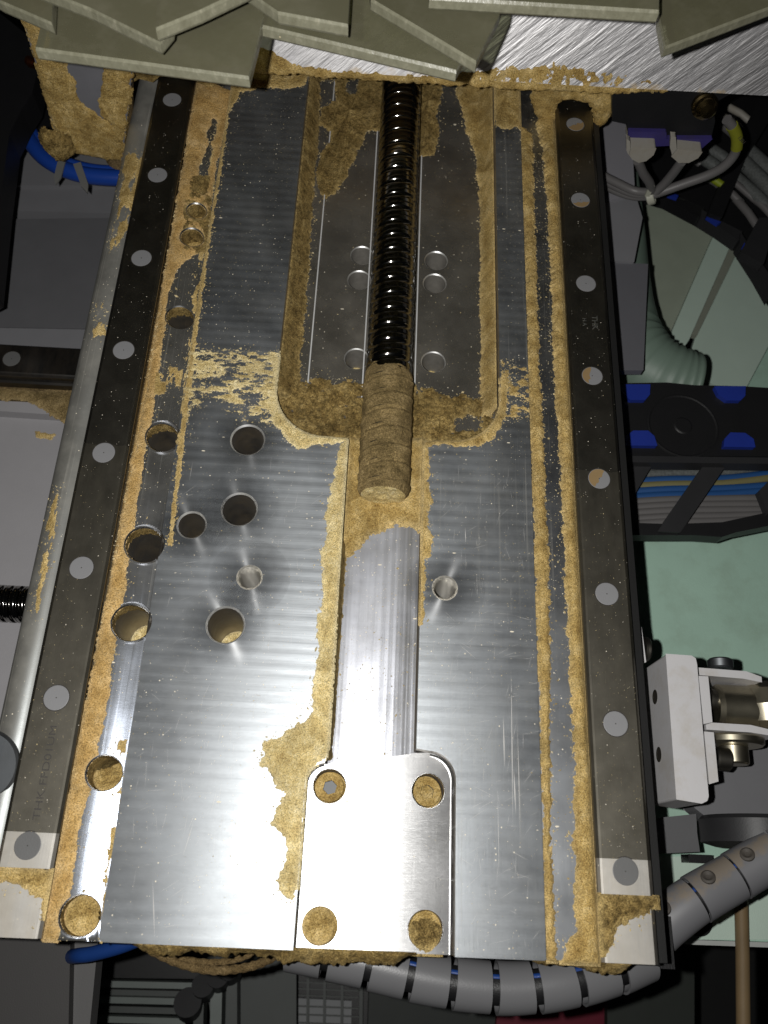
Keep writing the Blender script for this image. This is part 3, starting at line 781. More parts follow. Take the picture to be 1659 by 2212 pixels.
# left drift
def left_base(X, Y): return zstrip(X)
shc = [(x, y, r+.2) for x, y, r in SH]
D('sawdust_drift', [[(425, 175), (505, 190), (490, 260), (470, 340), (450, 470), (436, 540), (392, 570), (364, 640), (348, 780), (330, 900), (312, 1000), (284, 1180), (262, 1330), (246, 1420), (224, 1560), (200, 1700), (176, 1760), (166, 1850), (152, 1950), (140, 2000), (120, 2040), (60, 2060), (90, 1900), (140, 1760), (240, 1250), (330, 770)]],
  ZS+2.2, 'sawdust drift between the left rail and the drilled side strip', 'dust_rust', T=.9, rag=.6, rag2=.5, seed=27, cut=shc, bare=[[(461, 250), (468, 262), (466, 285), (456, 305), (459, 330), (450, 370), (444, 412), (424, 410), (430, 370), (440, 335), (450, 310), (446, 292), (455, 270)], [(452, 550), (446, 660), (412, 668), (398, 660), (400, 640), (420, 560)]], base=left_base, keep=[(-112, -454.6), (-89.9, -454.6), (-89.9, YB), (-112, YB)])
D('sawdust_drift', [[(470, 240), (484, 240), (462, 400), (448, 520), (432, 640), (418, 760), (402, 900), (392, 960), (386, 940), (406, 760), (424, 600), (446, 440)], [(262, 1600), (272, 1600), (250, 1800), (240, 1950), (225, 2040), (212, 2040), (228, 1900), (240, 1780)], [(330, 790), (395, 800), (385, 850), (330, 860)]],
  ZS, 'thin sawdust line on the drilled strip against the plate edge', 'dust', T=.6, rag=.9, rag2=.9, seed=29, cut=shc, base=left_base, keep=[(-112, -454.6), (-89.9, -454.6), (-89.9, YB), (-112, YB)], sparse=.40, stretch=(1.4, .5), sscale=3)
D('sawdust_drift', [[(400, 380), (460, 380), (450, 545), (385, 560)]], ZS+1, 'dusty patch round the two uppermost strip holes', 'dust_dark', T=.9, rag=.8, seed=31, cut=shc, base=left_base, keep=[(-112, -454.6), (-89.9, -454.6), (-89.9, YB), (-112, YB)])
# pocket floor
pk = [(-42.8, YB), (-42.8, -196), (-38, -210), (-20, -221.2), (-4, -221.6), (-4, -300), (36, -300), (36, -220.4), (60, -217), (72, -206), (74.3, -194), (74.3, YB)]
khc = [(x, y, r+.2) for x, y, r in KH]
def pile(side_x, wd, hgt):
    def f(X, Y, s):
        d = np.abs(X-side_x)
        return hgt*np.clip(1-d/wd, 0, 1)**1.35*np.clip(s+1, 0, 1)
    return f
D('sawdust_pile', [[(640, 120), (690, 120), (690, 230), (688, 300), (680, 360), (672, 480), (668, 560), (662, 640), (652, 760), (645, 860), (590, 860), (600, 700), (640, 300)]],
  ZPK, 'sawdust banked against the left wall of the pocket', 'dust_dark', T=1.2, rag=.9, rag2=.8, keep=pk, seed=33, extra=pile(-43, 9, 12.5), step=.6)
D('sawdust_pile', [[(985, 120), (1110, 120), (1100, 700), (1100, 900), (1042, 900), (1040, 700), (1036, 420), (1024, 330), (1008, 280), (1000, 240), (985, 200)]],
  ZPK, 'sawdust banked against the right wall of the pocket', 'dust', T=1.2, rag=.7, rag2=.8, keep=pk, seed=35, extra=pile(74.5, 9, 12.5), step=.6)
D('sawdust_patch', [[(690, 120), (835, 120), (830, 285), (796, 284), (784, 305), (770, 330), (757, 370), (742, 392), (716, 420), (706, 438), (694, 420), (684, 390), (692, 330), (716, 300), (712, 285), (690, 268), (690, 230), (716, 225), (722, 180), (690, 175)]],
  ZPK, 'torn sawdust patch on the pocket floor left of the screw', 'dust_dark', T=.8, rag=1.2, rag2=.8, seed=37, keep=pk, bare=[[(694, 175), (722, 170), (724, 215), (700, 222)], [(752, 172), (775, 170), (770, 200), (758, 205), (748, 195)]])
D('sawdust_patch', [[(900, 120), (950, 120), (955, 200), (946, 235), (948, 290), (940, 335), (905, 338)]],
  ZPK, 'torn sawdust patch on the pocket floor right of the screw', 'dust_dark', T=.8, rag=1.0, rag2=.8, seed=39, keep=pk)
def front_bank(X, Y, s):
    return 3.0*np.clip((-203-Y)/16, 0, 1)+1.5*np.clip(fbm(X/5, Y/5, 77, 4), -.2, 1)*np.clip(s, 0, 1)
D('sawdust_pile', [[(590, 800), (630, 812), (665, 822), (690, 806), (702, 812), (722, 828), (770, 824), (800, 835), (880, 832), (940, 845), (1000, 856), (1045, 862), (1095, 850), (1095, 960), (930, 960), (760, 960), (640, 950), (585, 900)]],
  ZPK, 'thick lumpy sawdust bank across the front end of the pocket', 'dust_dark', T=1.8, rag=1.8, rag2=1.3, clod=1.5, seed=41, keep=pk, extra=front_bank, pit=4.0, bare=[[(985, 905), (1010, 895), (1040, 905), (1035, 935), (980, 935)]], cut=khc)
def hump(X, Y, s):
    q = np.clip((Y+285)/34, 0, 1)
    wallp = np.clip(1-np.minimum(np.abs(X+3.4), np.abs(X-35.4))/3.5, 0, 1)**1.5
    under = np.exp(-((X-SCX)/11)**2)*np.clip((-252-Y)/3+1, 0, 1)*np.clip((Y+262)/8, 0, 1)
    return 1.6*q+3.2*wallp*np.clip(s+.5, 0, 1)*q-.3*under
D('sawdust_pile', [[(745, 930), (925, 930), (922, 1180), (912, 1170), (904, 1152), (880, 1136), (852, 1128), (828, 1142), (800, 1158), (778, 1178), (752, 1198), (735, 1210)]],
  ZCH, 'sawdust heap in the channel round the tip of the screw', 'dust', base=lambda X, Y: zch(X), T=1.5, rag=1.0, rag2=.9, clod=.4, seed=43, keep=[(-3.3, -215), (35.3, -215), (35.3, -330), (-3.3, -330)], extra=hump)
D('sawdust_drift', [[(726, 1180), (752, 1180), (742, 1300), (732, 1420), (722, 1560), (716, 1640), (700, 1640)]],
  ZCH, 'sawdust clinging along the left wall of the channel', 'dust_dark', T=1.0, rag=.5, rag2=.5, seed=45, keep=[(-3.3, -270), (2, -270), (-.6, -378), (-3.3, -378)], extra=pile(-3.4, 2.2, 12))
# filled holes
for (x, y, r), zt, mt in ((SH[6], -17.5, 'dust'), (SH[7], -13.0, 'dust'), (FH[2], -15.2, 'dust'), (FH[3], -16.4, 'dust_dark')):
    D('sawdust_plug', [circ(x, y, r-.4, 24)], zt, {0: 'sawdust', 1: ''}[0]+' packed into the '+{SH[6]: 'last but one hole of the left strip', SH[7]: 'front hole of the left strip', FH[2]: 'front left hole of the bolted seat', FH[3]: 'front right hole of the bolted seat'}[(x, y, r)],
      mt, T=1.2, rag=.3, rag2=.3, clod=.8, px=False, keep=circ(x, y, r-.52, 40), seed=int(abs(x*7+y)), step=.35,
      extra=(lambda X, Y, s, x=x, r=r: .16*(X-x)*-1) if zt > -16 else (lambda X, Y, s, x=x, y=y: -.45*(Y-y)))
for (x, y, r), zt in ((SH[5], -42), (PH[3], -49), (PH[2], -43)):
    D('sawdust_plug', [circ(x, y, r-.6, 24)], zt, 'sawdust at the bottom of the '+{SH[5]: 'sixth hole down the left strip', PH[3]: 'large plate hole nearest the camera', PH[2]: 'small plate hole'}[(x, y, r)], 'dust_pale', T=1.0, rag=.3, rag2=.3, clod=.5, px=False, keep=circ(x, y, r-.8, 40), seed=int(abs(x+y)), step=.6)
def ztube(X, Y): return -22+8.0*np.sqrt(np.clip(1-((X+144.5)/9.0)**2, .02, 1))
for poly, lb, sd in (([(108, 1050), (124, 1056), (118, 1150), (104, 1230), (80, 1330), (70, 1320), (92, 1180)], 'tan dust smear on the rounded left edge beside the fourth lower cap', 81),
                     ([(206, 650), (232, 655), (226, 720), (200, 730)], 'small dust smear on the rounded left edge beside the black rail', 83),
                     ([(268, 330), (312, 330), (298, 470), (236, 540), (246, 440)], 'brown dust film on the upper end of the rounded left edge', 85)):
    D('sawdust_smear', [poly], -14, lb, 'dust', T=.25, rag=1.2, rag2=.9, clod=.15, sparse=.42, stretch=(1.3, .35), seed=sd, base=ztube, wdt=.5, keep=[(-152.5, -460), (-136, -460), (-136, 120), (-152.5, 120)])
# on the rail end pieces
def kr(xc): return [(xc-11.4, -453.2), (xc+11.4, -453.2), (xc+11.4, -428.6), (xc-11.4, -428.6)]
D('sawdust_patch', [[(-30, 1870), (140, 1880), (135, 2040), (110, 2040), (95, 2000), (92, 1945), (60, 1925), (20, 1905), (-30, 1900)]], -.4, 'sawdust torn off the short rail piece at the left front corner', 'dust', T=1.3, rag=.7, rag2=.5, seed=47, keep=kr(-122.9), minz=-1.5)
D('sawdust_patch', [[(1290, 1930), (1430, 1930), (1430, 1965), (1415, 1962), (1400, 1975), (1360, 1985), (1340, 2000), (1325, 2030), (1312, 2060), (1290, 2060)]], -.4, 'sawdust torn off the short rail piece at the right front corner', 'dust_dark', T=1.6, rag=.8, rag2=.6, clod=.6, seed=49, keep=[(111.6, -453.2), (136, -453.2), (136, -428.6), (111.6, -428.6)], minz=-2.5)
# gaps between rails and strips packed with dust
for xa, xb, nm in ((-112.6, -107.2, 'left'), (107, 111.6, 'right')):
    D('sawdust_drift', [[(xa-2, -460), (xb+2, -460), (xb+2, 60), (xa-2, 60)]], -11 if nm == 'left' else -9.2, 'sawdust packed into the slot beside the '+nm+' rail', 'dust_rust', T=2.2 if nm == 'right' else 5.5, rag=.1, rag2=.2, clod=.3, px=False, keep=[(xa, -454.5), (xb, -454.5), (xb, 60), (xa, 60)], seed=51, step=.8)
# fringe on the front face
def fringe(u0, u1, label, seed, zt=-9):
    xs = np.arange(P(u0, 2060, -8)[0], P(u1, 2060, -8)[0], .5); k = np.linspace(0, 1, 14)
    T, X = np.meshgrid(k, xs, indexing='ij')
    dep = 4.2+3.2*fbm(X/13, X*0, seed, 3)+1.4*fbm(X/2, X*0, seed+3, 3)
    dep = np.clip(dep, .8, 9)*np.clip((X-xs[0])/8, .1, 1)*np.clip((xs[-1]-X)/8, .1, 1)
    a = T*math.pi*.5
    Y = YF-dep*np.sin(a)+.5*fbm(X/1.5, T*8, seed+9, 3)*np.sin(a); Z = zt-T*9+.6*fbm(X/1.7, T*7, seed+5, 3)
    Y = np.where(T < .02, YF+1, Y)
    n0, n1 = X.shape; idx = np.arange(n0*n1).reshape(n0, n1)
    F = np.stack([idx[:-1, :-1], idx[1:, :-1], idx[1:, 1:], idx[:-1, 1:]], -1).reshape(-1, 4)
    # underside back to the face
    grid_obj('sawdust_fringe', np.stack([X, Y, Z], -1).reshape(-1, 3), F, M['dust_dark'], label)
fringe(270, 900, 'caked sawdust hanging from the front edge of the plate', 5, -7.5)
fringe(1150, 1400, 'caked sawdust hanging from the front edge below the right strip', 15, -11)
rng = np.random.default_rng(5)
def sprinkle(n, x0, x1, y0, y1, zf, sz=.085, keep=None, fall=0.0):
    X = rng.uniform(x0, x1, n); Y = rng.uniform(y0, y1, n)
    dn = fbm(X/26, Y/26, 301, 4)+.5; ok = rng.random(n) < np.clip(dn*1.3-.15, .05, 1)*(np.clip((fall-Y)/180, .03, 1) if fall else 1)
    if keep is not None: ok &= sdist(keep, X, Y) > .3
    for (cx, cy, r) in ALLH: ok &= np.hypot(X-cx, Y-cy) > r+.3
    X, Y = X[ok], Y[ok]; Z = zf(X, Y) if callable(zf) else np.full(X.shape, zf)
    GR.append(np.stack([X, Y, Z, rng.gamma(2.0, sz*.6, len(X))+.05], 1))
sprinkle(3800, -90, -3, -454, 20, ZP, .055, keep=lo); sprinkle(3200, 36, 90, -454, 20, ZP, .055, keep=ro)
sprinkle(1300, -42, 74, -215, 40, ZPK, keep=pk); sprinkle(420, -3, 35, -378, -280, lambda X, Y: zch(X), .12); sprinkle(160, -11, 52, -454, -385, ZF)
sprinkle(2200, -133, -113, -428, 20, .02, .05, fall=-215); sprinkle(1800, 113, 133, -428, 20, .02, .05, fall=-215); sprinkle(500, 91, 103, -454, 0, ZS); sprinkle(400, -107, -91, -454, 0, lambda X, Y: zstrip(X))
G = np.concatenate(GR); G = G[rng.permutation(len(G))[:32000]]
oct_ = np.array([(1, 0, 0), (0, 1, 0), (-1, 0, 0), (0, -1, 0), (0, 0, 1), (0, 0, -.4)], float)
of = np.array([(0, 1, 4), (1, 2, 4), (2, 3, 4), (3, 0, 4), (1, 0, 5), (2, 1, 5), (3, 2, 5), (0, 3, 5)])
ng = len(G); ang = rng.uniform(0, 6.28, ng); st = rng.uniform(.6, 1.9, ng)
ex = oct_[None]*np.stack([G[:, 3]*st, G[:, 3]/np.sqrt(st), G[:, 3]*.7], 1)[:, None]
V = np.stack([G[:, 0, None]+ex[..., 0]*np.cos(ang)[:, None]-ex[..., 1]*np.sin(ang)[:, None], G[:, 1, None]+ex[..., 0]*np.sin(ang)[:, None]+ex[..., 1]*np.cos(ang)[:, None], G[:, 2, None]+ex[..., 2]+.03], -1).reshape(-1, 3)
me = bpy.data.meshes.new('sawdust_grains'); me.from_pydata([tuple(v) for v in V*MM], [], (of[None]+6*np.arange(ng)[:, None, None]).reshape(-1, 3).tolist())
me.materials.append(mat_dust('loose_grains', (.40, .29, .12), (.66, .53, .28), (.86, .77, .55))); ob = bpy.data.objects.new('sawdust_grains', me); COL.objects.link(ob)
tag(ob, 'loose grains of sawdust scattered over the plate, pocket and rails', 'sawdust', kind='stuff')
# fine scratches in the plate and seat
sc_ = MB(); rs = random.Random(3)
def scratch(x, y, L, a, w_, z):
    c_, s_ = math.cos(a), math.sin(a); sc_.add([(x-s_*-w_*.2, y, z), (x+c_*L*.5-s_*w_, y+s_*L*.5+c_*w_, z), (x+c_*L, y+s_*L, z), (x+c_*L*.5+s_*w_, y+s_*L*.5-c_*w_, z)], [(0, 3, 2, 1)])
for u0, v0, u1, v1, w_ in ((1104, 1440, 1108, 1790, .22), (1087, 1545, 1090, 1660, .3), (1118, 1560, 1124, 1820, .15), (1110, 1660, 1114, 1760, .3), (990, 1390, 1030, 1425, .12), (550, 1500, 566, 1504, .2), (548, 1800, 556, 2030, .12), (960, 1320, 985, 1345, .12), (1075, 1700, 1078, 1900, .12), (330, 1900, 334, 2030, .2), (420, 1770, 395, 1850, .14), (470, 1700, 455, 1760, .1), (1030, 1240, 1031, 1290, .2), (1005, 1140, 1006, 1175, .2)):
    p0 = P(u0, v0, ZP); p1 = P(u1, v1, ZP); scratch(p0[0], p0[1], math.dist(p0, p1), math.atan2(p1[1]-p0[1], p1[0]-p0[0]), w_, ZP+.03)
for _ in range(420):
    x = rs.choice([rs.uniform(-86, -16), rs.uniform(40, 86)]); y = rs.uniform(-450, -240)
    if all(math.hypot(x-a, y-b) > r+6 for a, b, r in ALLH): scratch(x, y, rs.uniform(1.5, 12), rs.choice([rs.gauss(math.pi/2, .15), rs.gauss(.5, .5)]), rs.uniform(.03, .07), ZP+.03)
o = sc_.build('scratch_marks', mat_paint('bright_scratch', (.58, .57, .55), .4, .3), axis); tag(o, kind='stuff')
print('dust tris', NTRI, ng)
# ------------------------------------------------------------------ tapped holes: real thread ridges
def thread_mesh(x, y, r, z, depth, pitch=1.5):
    nl, ns = int(depth/pitch*10), 40
    t = np.linspace(0, depth, nl); th = np.linspace(0, 2*np.pi, ns, endpoint=False)
    T, A = np.meshgrid(t, th, indexing='ij'); f = (T/pitch+A/(2*np.pi)) % 1
    R_ = r-1.15+.9*np.abs(f-.5)*2; R_ = np.where(T < .9, r-T*.9, R_)
    V = np.stack([x+R_*np.cos(A), y+R_*np.sin(A), z-T], -1)
    idx = np.arange(nl*ns).reshape(nl, ns); nx = np.roll(idx, -1, 1)
    F = np.stack([idx[:-1], idx[1:], nx[1:], nx[:-1]], -1).reshape(-1, 4)
    grid_obj('tapped_hole', V.reshape(-1, 3), F, M['thread'], None, axis, stuff=False)
M['thread'] = mat_steel('cut_thread', (.90, .87, .80), .45, var=.2)
for x, y, r in TH: thread_mesh(x, y, r+.02, ZP, 36)
# bright turned rings round the drilled holes
def ring_mat():
    m, nt, b, out = new_mat('turned_ring')
    b.inputs['Metallic'].default_value = 1.0; b.inputs['Base Color'].default_value = (.78, .79, .80, 1)
    b.inputs['Roughness'].default_value = .20; b.inputs['Anisotropic'].default_value = .9; b.inputs['Anisotropic Rotation'].default_value = .25
    tg = N(nt, 'ShaderNodeTangent', direction_type='RADIAL', axis='Z')
    nt.links.new(tg.outputs[0], b.inputs['Tangent'])
    t = N(nt, 'ShaderNodeTexCoord'); ln = N(nt, 'ShaderNodeVectorMath', operation='LENGTH')
    nt.links.new(t.outputs['Object'], ln.inputs[0])
    nv = noise(nt, coords(nt), .25, 3, .6)
    rr = math_(nt, 'ADD', ln.outputs['Value'], math_(nt, 'MULTIPLY', nv, .004))
    fac = ramp(nt, math_(nt, 'MULTIPLY', rr, 1/.024), [(.42, .42), (.95, 0)])
    tr = N(nt, 'ShaderNodeBsdfTransparent'); mx = N(nt, 'ShaderNodeMixShader')
    nt.links.new(fac, mx.inputs[0]); nt.links.new(tr.outputs[0], mx.inputs[1]); nt.links.new(b.outputs[0], mx.inputs[2])
    nt.links.new(mx.outputs[0], out.inputs[0])
    return m
M['ring'] = ring_mat()
for x, y, r in PH+TH:
    g = MB(); n = 48
    for a, b in ((r+.05, r+4), (r+4, r+9), (r+9, r+13)):
        g.add([(x+q*math.cos(k*2*math.pi/n), y+q*math.sin(k*2*math.pi/n), ZP+.03) for q in (a, b) for k in range(n)],
              [(k, n+k, n+(k+1) % n, (k+1) % n) for k in range(n)])
    g.build('turned_ring', M['ring'], axis, loc=(x, y, ZP+.03))

# ------------------------------------------------------------------ carriage above: beam, dusty skirt, bearing block
def mat_saw():
    m, nt, b, out = new_mat('saw_cut_aluminium')
    b.inputs['Metallic'].default_value = 1.0
    c = coords(nt, (1, 1, 1), (0, math.radians(38), 0))
    g = noise(nt, coords_turned(nt, (.016, .1, .32), math.radians(38)), 1.0, 4, .6)
    g2 = noise(nt, coords_turned(nt, (.02, .1, 1.3), math.radians(38)), 1.0, 3, .7)
    h = math_(nt, 'ADD', math_(nt, 'MULTIPLY', g, .6), math_(nt, 'MULTIPLY', g2, .045))
    nt.links.new(bump(nt, h, 1.0, 1.0), b.inputs['Normal'])
    nt.links.new(mixc(nt, g, (.34, .335, .35), (.62, .61, .61)), b.inputs['Base Color'])
    b.inputs['Roughness'].default_value = .50
    d = N(nt, 'ShaderNodeBsdfDiffuse'); d.inputs[0].default_value = (.50, .36, .17, 1)
    sep = N(nt, 'ShaderNodeSeparateXYZ'); nt.links.new(coords(nt), sep.inputs[0])
    lo_ = ramp(nt, math_(nt, 'ADD', math_(nt, 'MULTIPLY', sep.outputs[2], .05), math_(nt, 'MULTIPLY', noise(nt, coords(nt), .09, 4, .65), 1.1)), [(.55, 1), (.80, 0)])
    mx = N(nt, 'ShaderNodeMixShader')
    nt.links.new(math_(nt, 'MULTIPLY', lo_, .75), mx.inputs[0]); nt.links.new(b.outputs[0], mx.inputs[1]); nt.links.new(d.outputs[0], mx.inputs[2])
    nt.links.new(mx.outputs[0], out.inputs[0])
    return m
M['saw'] = mat_saw()
carr = thing('carriage_beam', 'rough saw cut aluminium beam spanning the rails, sawdust along its lower edge', 'beam', (80, -3, 26))
b0 = PY(560, 147, -3); b1 = PY(1659, 207, -3)
zl = lambda x: b0[2]+(b1[2]-b0[2])*(x-b0[0])/(b1[0]-b0[0])
mb = MB(); xa, xb = -170, 360
mb.sweep([(xa, -3, zl(xa)), (xb, -3, zl(xb)), (xb, 43.5, 125), (xa, 43.5, 125)], (0, 90, 0))
mb.build('beam', M['saw'], carr, bevel=.6)
# dust on the beam face and along the edge (relief on a vertical face)
def vdust(name, poly, y, label, mat='dust', T=1.2, rag=1.0, rag2=.6, seed=1, step=.7, clod=.4, parent=None, keep=None, px=True, lean=0.0):
    def PL(u, v):
        d = _ray(u, v); t = (y-lean*26-CAM[1]+lean*CAM[2])/(d[1]-lean*d[2]); return CAM+t*d
    W = [PL(u, v) for u, v in poly] if px else poly
    q = [(a[0], a[2]) for a in W]; arr = np.array(q)
    xs = np.arange(arr[:, 0].min()-2, arr[:, 0].max()+2, step); zs = np.arange(arr[:, 1].min()-2, arr[:, 1].max()+2, step)
    X, Z = np.meshgrid(xs, zs)
    s = sdist(q, X, Z)+rag*2*fbm(X/6, Z/6, seed, 4)+rag2*2*fbm(X/1.5, Z/1.5, seed+7, 3)
    if keep is not None: s = np.minimum(s, sdist(keep, X, Z))
    h = np.where(s > 0, T*(1-np.exp(-np.maximum(s, 0)/1.4))+.04, s*.9)
    h = h+np.where(s > -.3, clod*(fbm(X/2.4, Z/2.4, seed+51, 4)+.4*fbm(X/.8, Z/.8, seed+61, 2)), 0)
    n0, n1 = X.shape; idx = np.arange(n0*n1).reshape(n0, n1); ok = h > -.4
    h = h-lean*np.clip(Z-26, 0, 200)
    fm = ok[:-1, :-1] | ok[1:, :-1] | ok[:-1, 1:] | ok[1:, 1:]
    F = np.stack([idx[:-1, :-1][fm], idx[:-1, 1:][fm], idx[1:, 1:][fm], idx[1:, :-1][fm]], 1)
    used = np.unique(F); rm = np.full(n0*n1, -1); rm[used] = np.arange(len(used))
    V = np.stack([X.ravel(), (y-h).ravel(), Z.ravel()], 1)[used]
    return grid_obj(name, V, rm[F], M[mat], label, parent)
vdust('sawdust_layer', [(540, 95), (575, 98), (600, 112), (640, 128), (700, 142), (800, 150), (880, 148), (960, 155), (1000, 140), (1060, 140), (1130, 130), (1190, 125), (1260, 135), (1330, 138), (1420, 150), (1440, 196), (1330, 200), (1250, 198), (1180, 196), (1030, 188), (800, 172), (540, 160)], -3,
      'sawdust along the lower edge of the saw cut beam', 'dust', T=1.8, seed=61, lean=.469)
# left dusty skirt plate of the carriage
sk = thing('carriage_side_plate', 'carriage side plate plastered with brown sawdust left of the left rail', 'side plate', (-175, -3, -10))
q = [PY(u, v, -3) for u, v in ((40, 10), (75, 130), (130, 322), (264, 347), (284, 170), (300, 60))]
g = MB(); g.sweep(q, (0, 14, 0)); g.build('plate', mat_paint('grey_cast_metal', (.20, .20, .22), .6, .3), sk, bevel=.8)
ho = [(155, 60), (150, 120), (172, 180), (176, 200), (190, 225), (198, 240), (205, 222), (214, 190), (218, 170), (222, 135), (210, 60)]
for poly, sd in (([(30, -20), (75, 128), (131, 325), (180, 335), (262, 348), (268, 300), (236, 262), (212, 250), (190, 232), (172, 215), (164, 180), (146, 150), (142, 128), (110, 122), (100, -20)], 63), ([(222, 130), (221, 180), (212, 222), (218, 250), (240, 268), (264, 320), (284, 180), (280, 120)], 65)):
    vdust('sawdust_layer', poly, -3, 'matted sawdust on the carriage side plate, '+('wide left patch' if sd == 63 else 'narrow patch by the rail'), 'dust', T=1.3, rag=1.0, rag2=.5, seed=sd)
# lump hanging on its foot
vdust('sawdust_lump', [(88, 285), (95, 278), (110, 283), (130, 290), (150, 300), (160, 330), (140, 345), (122, 342), (102, 325), (90, 305)], -6, 'sawdust clump hanging at the foot of the side plate', 'dust_dark', T=5, rag=.8, seed=67)
# cylindrical seal behind the skirt
g = MB(); a = PY(255, 130, 12); c_ = PY(258, 345, 12)
g.tube([a, c_], [9, 9], 20); tag(g.build('vertical_post', mat_dust('dusty_metal', (.10, .065, .03), (.18, .125, .06), (.28, .2, .1)), None), 'round dusty post between the side plate and the left rail', 'post')
# bearing block caked with dust, cut round the right rail
blk = thing('bearing_block', 'bearing block on the right rail buried in sawdust under the beam', 'bearing block', (122.9, 20, 5))
out_ = [(1148, 150), (1352, 150), (1330, 200), (1326, 232), (1312, 256), (1306, 268), (1292, 276), (1287, 288), (1283, 262), (1283, 238), (1272, 222), (1240, 214), (1212, 214), (1202, 226), (1200, 250), (1192, 264), (1174, 264), (1160, 250), (1150, 228), (1152, 200)]
q = [PY(u, v, 13) for u, v in out_]
g = MB(); g.sweep(q, (0, 60, 0)); g.build('seal_plate', M['dust_dark'], blk)
vdust('sawdust_layer', out_, 13, 'sawdust crust on the end of the bearing block', 'dust', T=2.2, rag=.5, rag2=.6, seed=69, parent=blk)
blk2 = thing('bearing_block', 'bearing block on the left rail behind the glass offcut, with sawdust lumps', 'bearing block', (-122.9, 25, 5))
g = MB(); g.sweep([PY(u, v, 16) for u, v in ((280, 120), (520, 120), (480, 175), (455, 190), (430, 180), (420, 165), (345, 165), (330, 178), (300, 170), (284, 180))], (0, 60, 0)); g.build('seal_plate', M['dust_dark'], blk2)
# dark connector block hanging under the beam on the right
M['black'] = mat_paint('black_plastic', (.012, .012, .013), .45, .3, bumpamt=.1)
M['black_mid'] = mat_paint('black_plastic_worn', (.028, .028, .03), .5, .3)
M['navy'] = mat_paint('violet_plastic', (.045, .035, .17), .5, .3, dirt=.3, dirtcol=(.05, .04, .03))
M['white'] = mat_paint('white_plastic', (.36, .34, .30), .5, .12, dirt=.25, dirtcol=(.22, .17, .10))
M['cable'] = mat_paint('grey_cable', (.145, .138, .137), .45, .08)
cb = thing('terminal_box', 'black terminal box with violet socket strip hanging under the beam', 'terminal box', (175, 0, 0))
g = MB(); g.sweep([PY(u, v, -1) for u, v in ((1322, 190), (1600, 190), (1540, 225), (1545, 262), (1536, 300), (1358, 296), (1352, 268), (1322, 262))], (0, 40, 0)); g.build('housing', M['black'], cb, bevel=1)
g = MB(); g.sweep([PY(u, v, -4) for u, v in ((1357, 284), (1440, 286), (1440, 300), (1540, 300), (1500, 335), (1452, 330), (1448, 315), (1380, 318), (1357, 316))], (0, 26, 0)); g.build('socket_strip', M['navy'], cb, bevel=.8)
g = MB(); c0 = PY(1524, 232, -6); g.lathe([(0.01, 6), (4, 5.5), (6.2, 3), (6.4, 0), (7.5, -1), (7.5, -4)], c0, (0, -1, .3), n=24); g.build('brass_knob', mat_steel('tarnished_brass', (.30, .22, .10), .25), cb)
# two white plugs with cables
def plug(pts, side, cable, label):
    t = thing('connector_plug', label, 'plug', PY(*pts[0], -8), 'white plugs in the terminal box')
    g = MB(); g.sweep([PY(u, v, -12) for u, v in pts], (0, 20, 0)); g.build('plug_body', M['white'], t, bevel=1.2)
    g = MB(); g.sweep([PY(u, v, -15) for u, v in side], (0, 4, 0)); g.build('latch', M['white'], t, bevel=.8)
    g = MB(); g.tube([PY(u, v, y) for u, v, y in cable], 3.0, 12); g.build('cable', M['cable'], t)
plug([(1360, 318), (1418, 320), (1412, 335), (1396, 348), (1380, 352), (1366, 345), (1355, 330)], [(1353, 300), (1361, 305), (1362, 322), (1358, 335), (1353, 325)],
     [(1378, 348, -2), (1388, 372, -1), (1402, 392, 2), (1408, 408, 4), (1404, 420, 5)], 'white plug at the left end of the violet socket strip')
plug([(1458, 322), (1518, 328), (1508, 342), (1488, 352), (1466, 352), (1450, 338)], [(1449, 295), (1460, 296), (1462, 322), (1452, 335), (1447, 318)],
     [(1472, 350, -2), (1456, 372, 0), (1438, 394, 3), (1420, 412, 4), (1404, 424, 5)], 'white plug at the middle of the violet socket strip')
lc = thing('looped_cable', 'grey cable with yellow marker sleeve looping to the cable tie at right', 'cable', PY(1404, 424, 5))
path = [(1570, 258, 2), (1583, 275, 2), (1592, 300, 2), (1588, 330, 2), (1565, 358, 2), (1530, 378, 3), (1480, 396, 4), (1435, 412, 4), (1400, 424, 4)]
def spline(ctrl, n=6):
    c = [np.array(q, float) for q in ctrl]; c = [2*c[0]-c[1]]+c+[2*c[-1]-c[-2]]; o = []
    for i in range(1, len(c)-2):
        for k in range(n):
            t = k/n
            o.append(.5*((2*c[i])+(-c[i-1]+c[i+1])*t+(2*c[i-1]-5*c[i]+4*c[i+1]-c[i+2])*t*t+(-c[i-1]+3*c[i]-3*c[i+1]+c[i+2])*t**3))
    return o+[c[-2]]
g = MB(); g.tube(spline([PY(*q) for q in path]), 3.1, 12); g.build('cable', M['cable'], lc)
g = MB(); sp = spline([PY(*q) for q in path[:5]], 6); g.tube(sp[5:17], 3.6, 12); ym = g.build('marker_sleeve', mat_paint('yellow_sleeve', (.24, .25, .02), .5), lc)
tag(ym, 'yellow numbered marker sleeve')
cx_, cy_, cz_ = sp[11]
o = text_mesh('1301', 3.2, cx_-.6, cy_-3.4, cz_+3.2, 0, M['pin'], ym); o.rotation_euler = (math.radians(55), 0, math.radians(0)); o.rotation_mode = 'XYZ'
o.rotation_euler = (math.radians(40), math.radians(0), math.radians(-62))
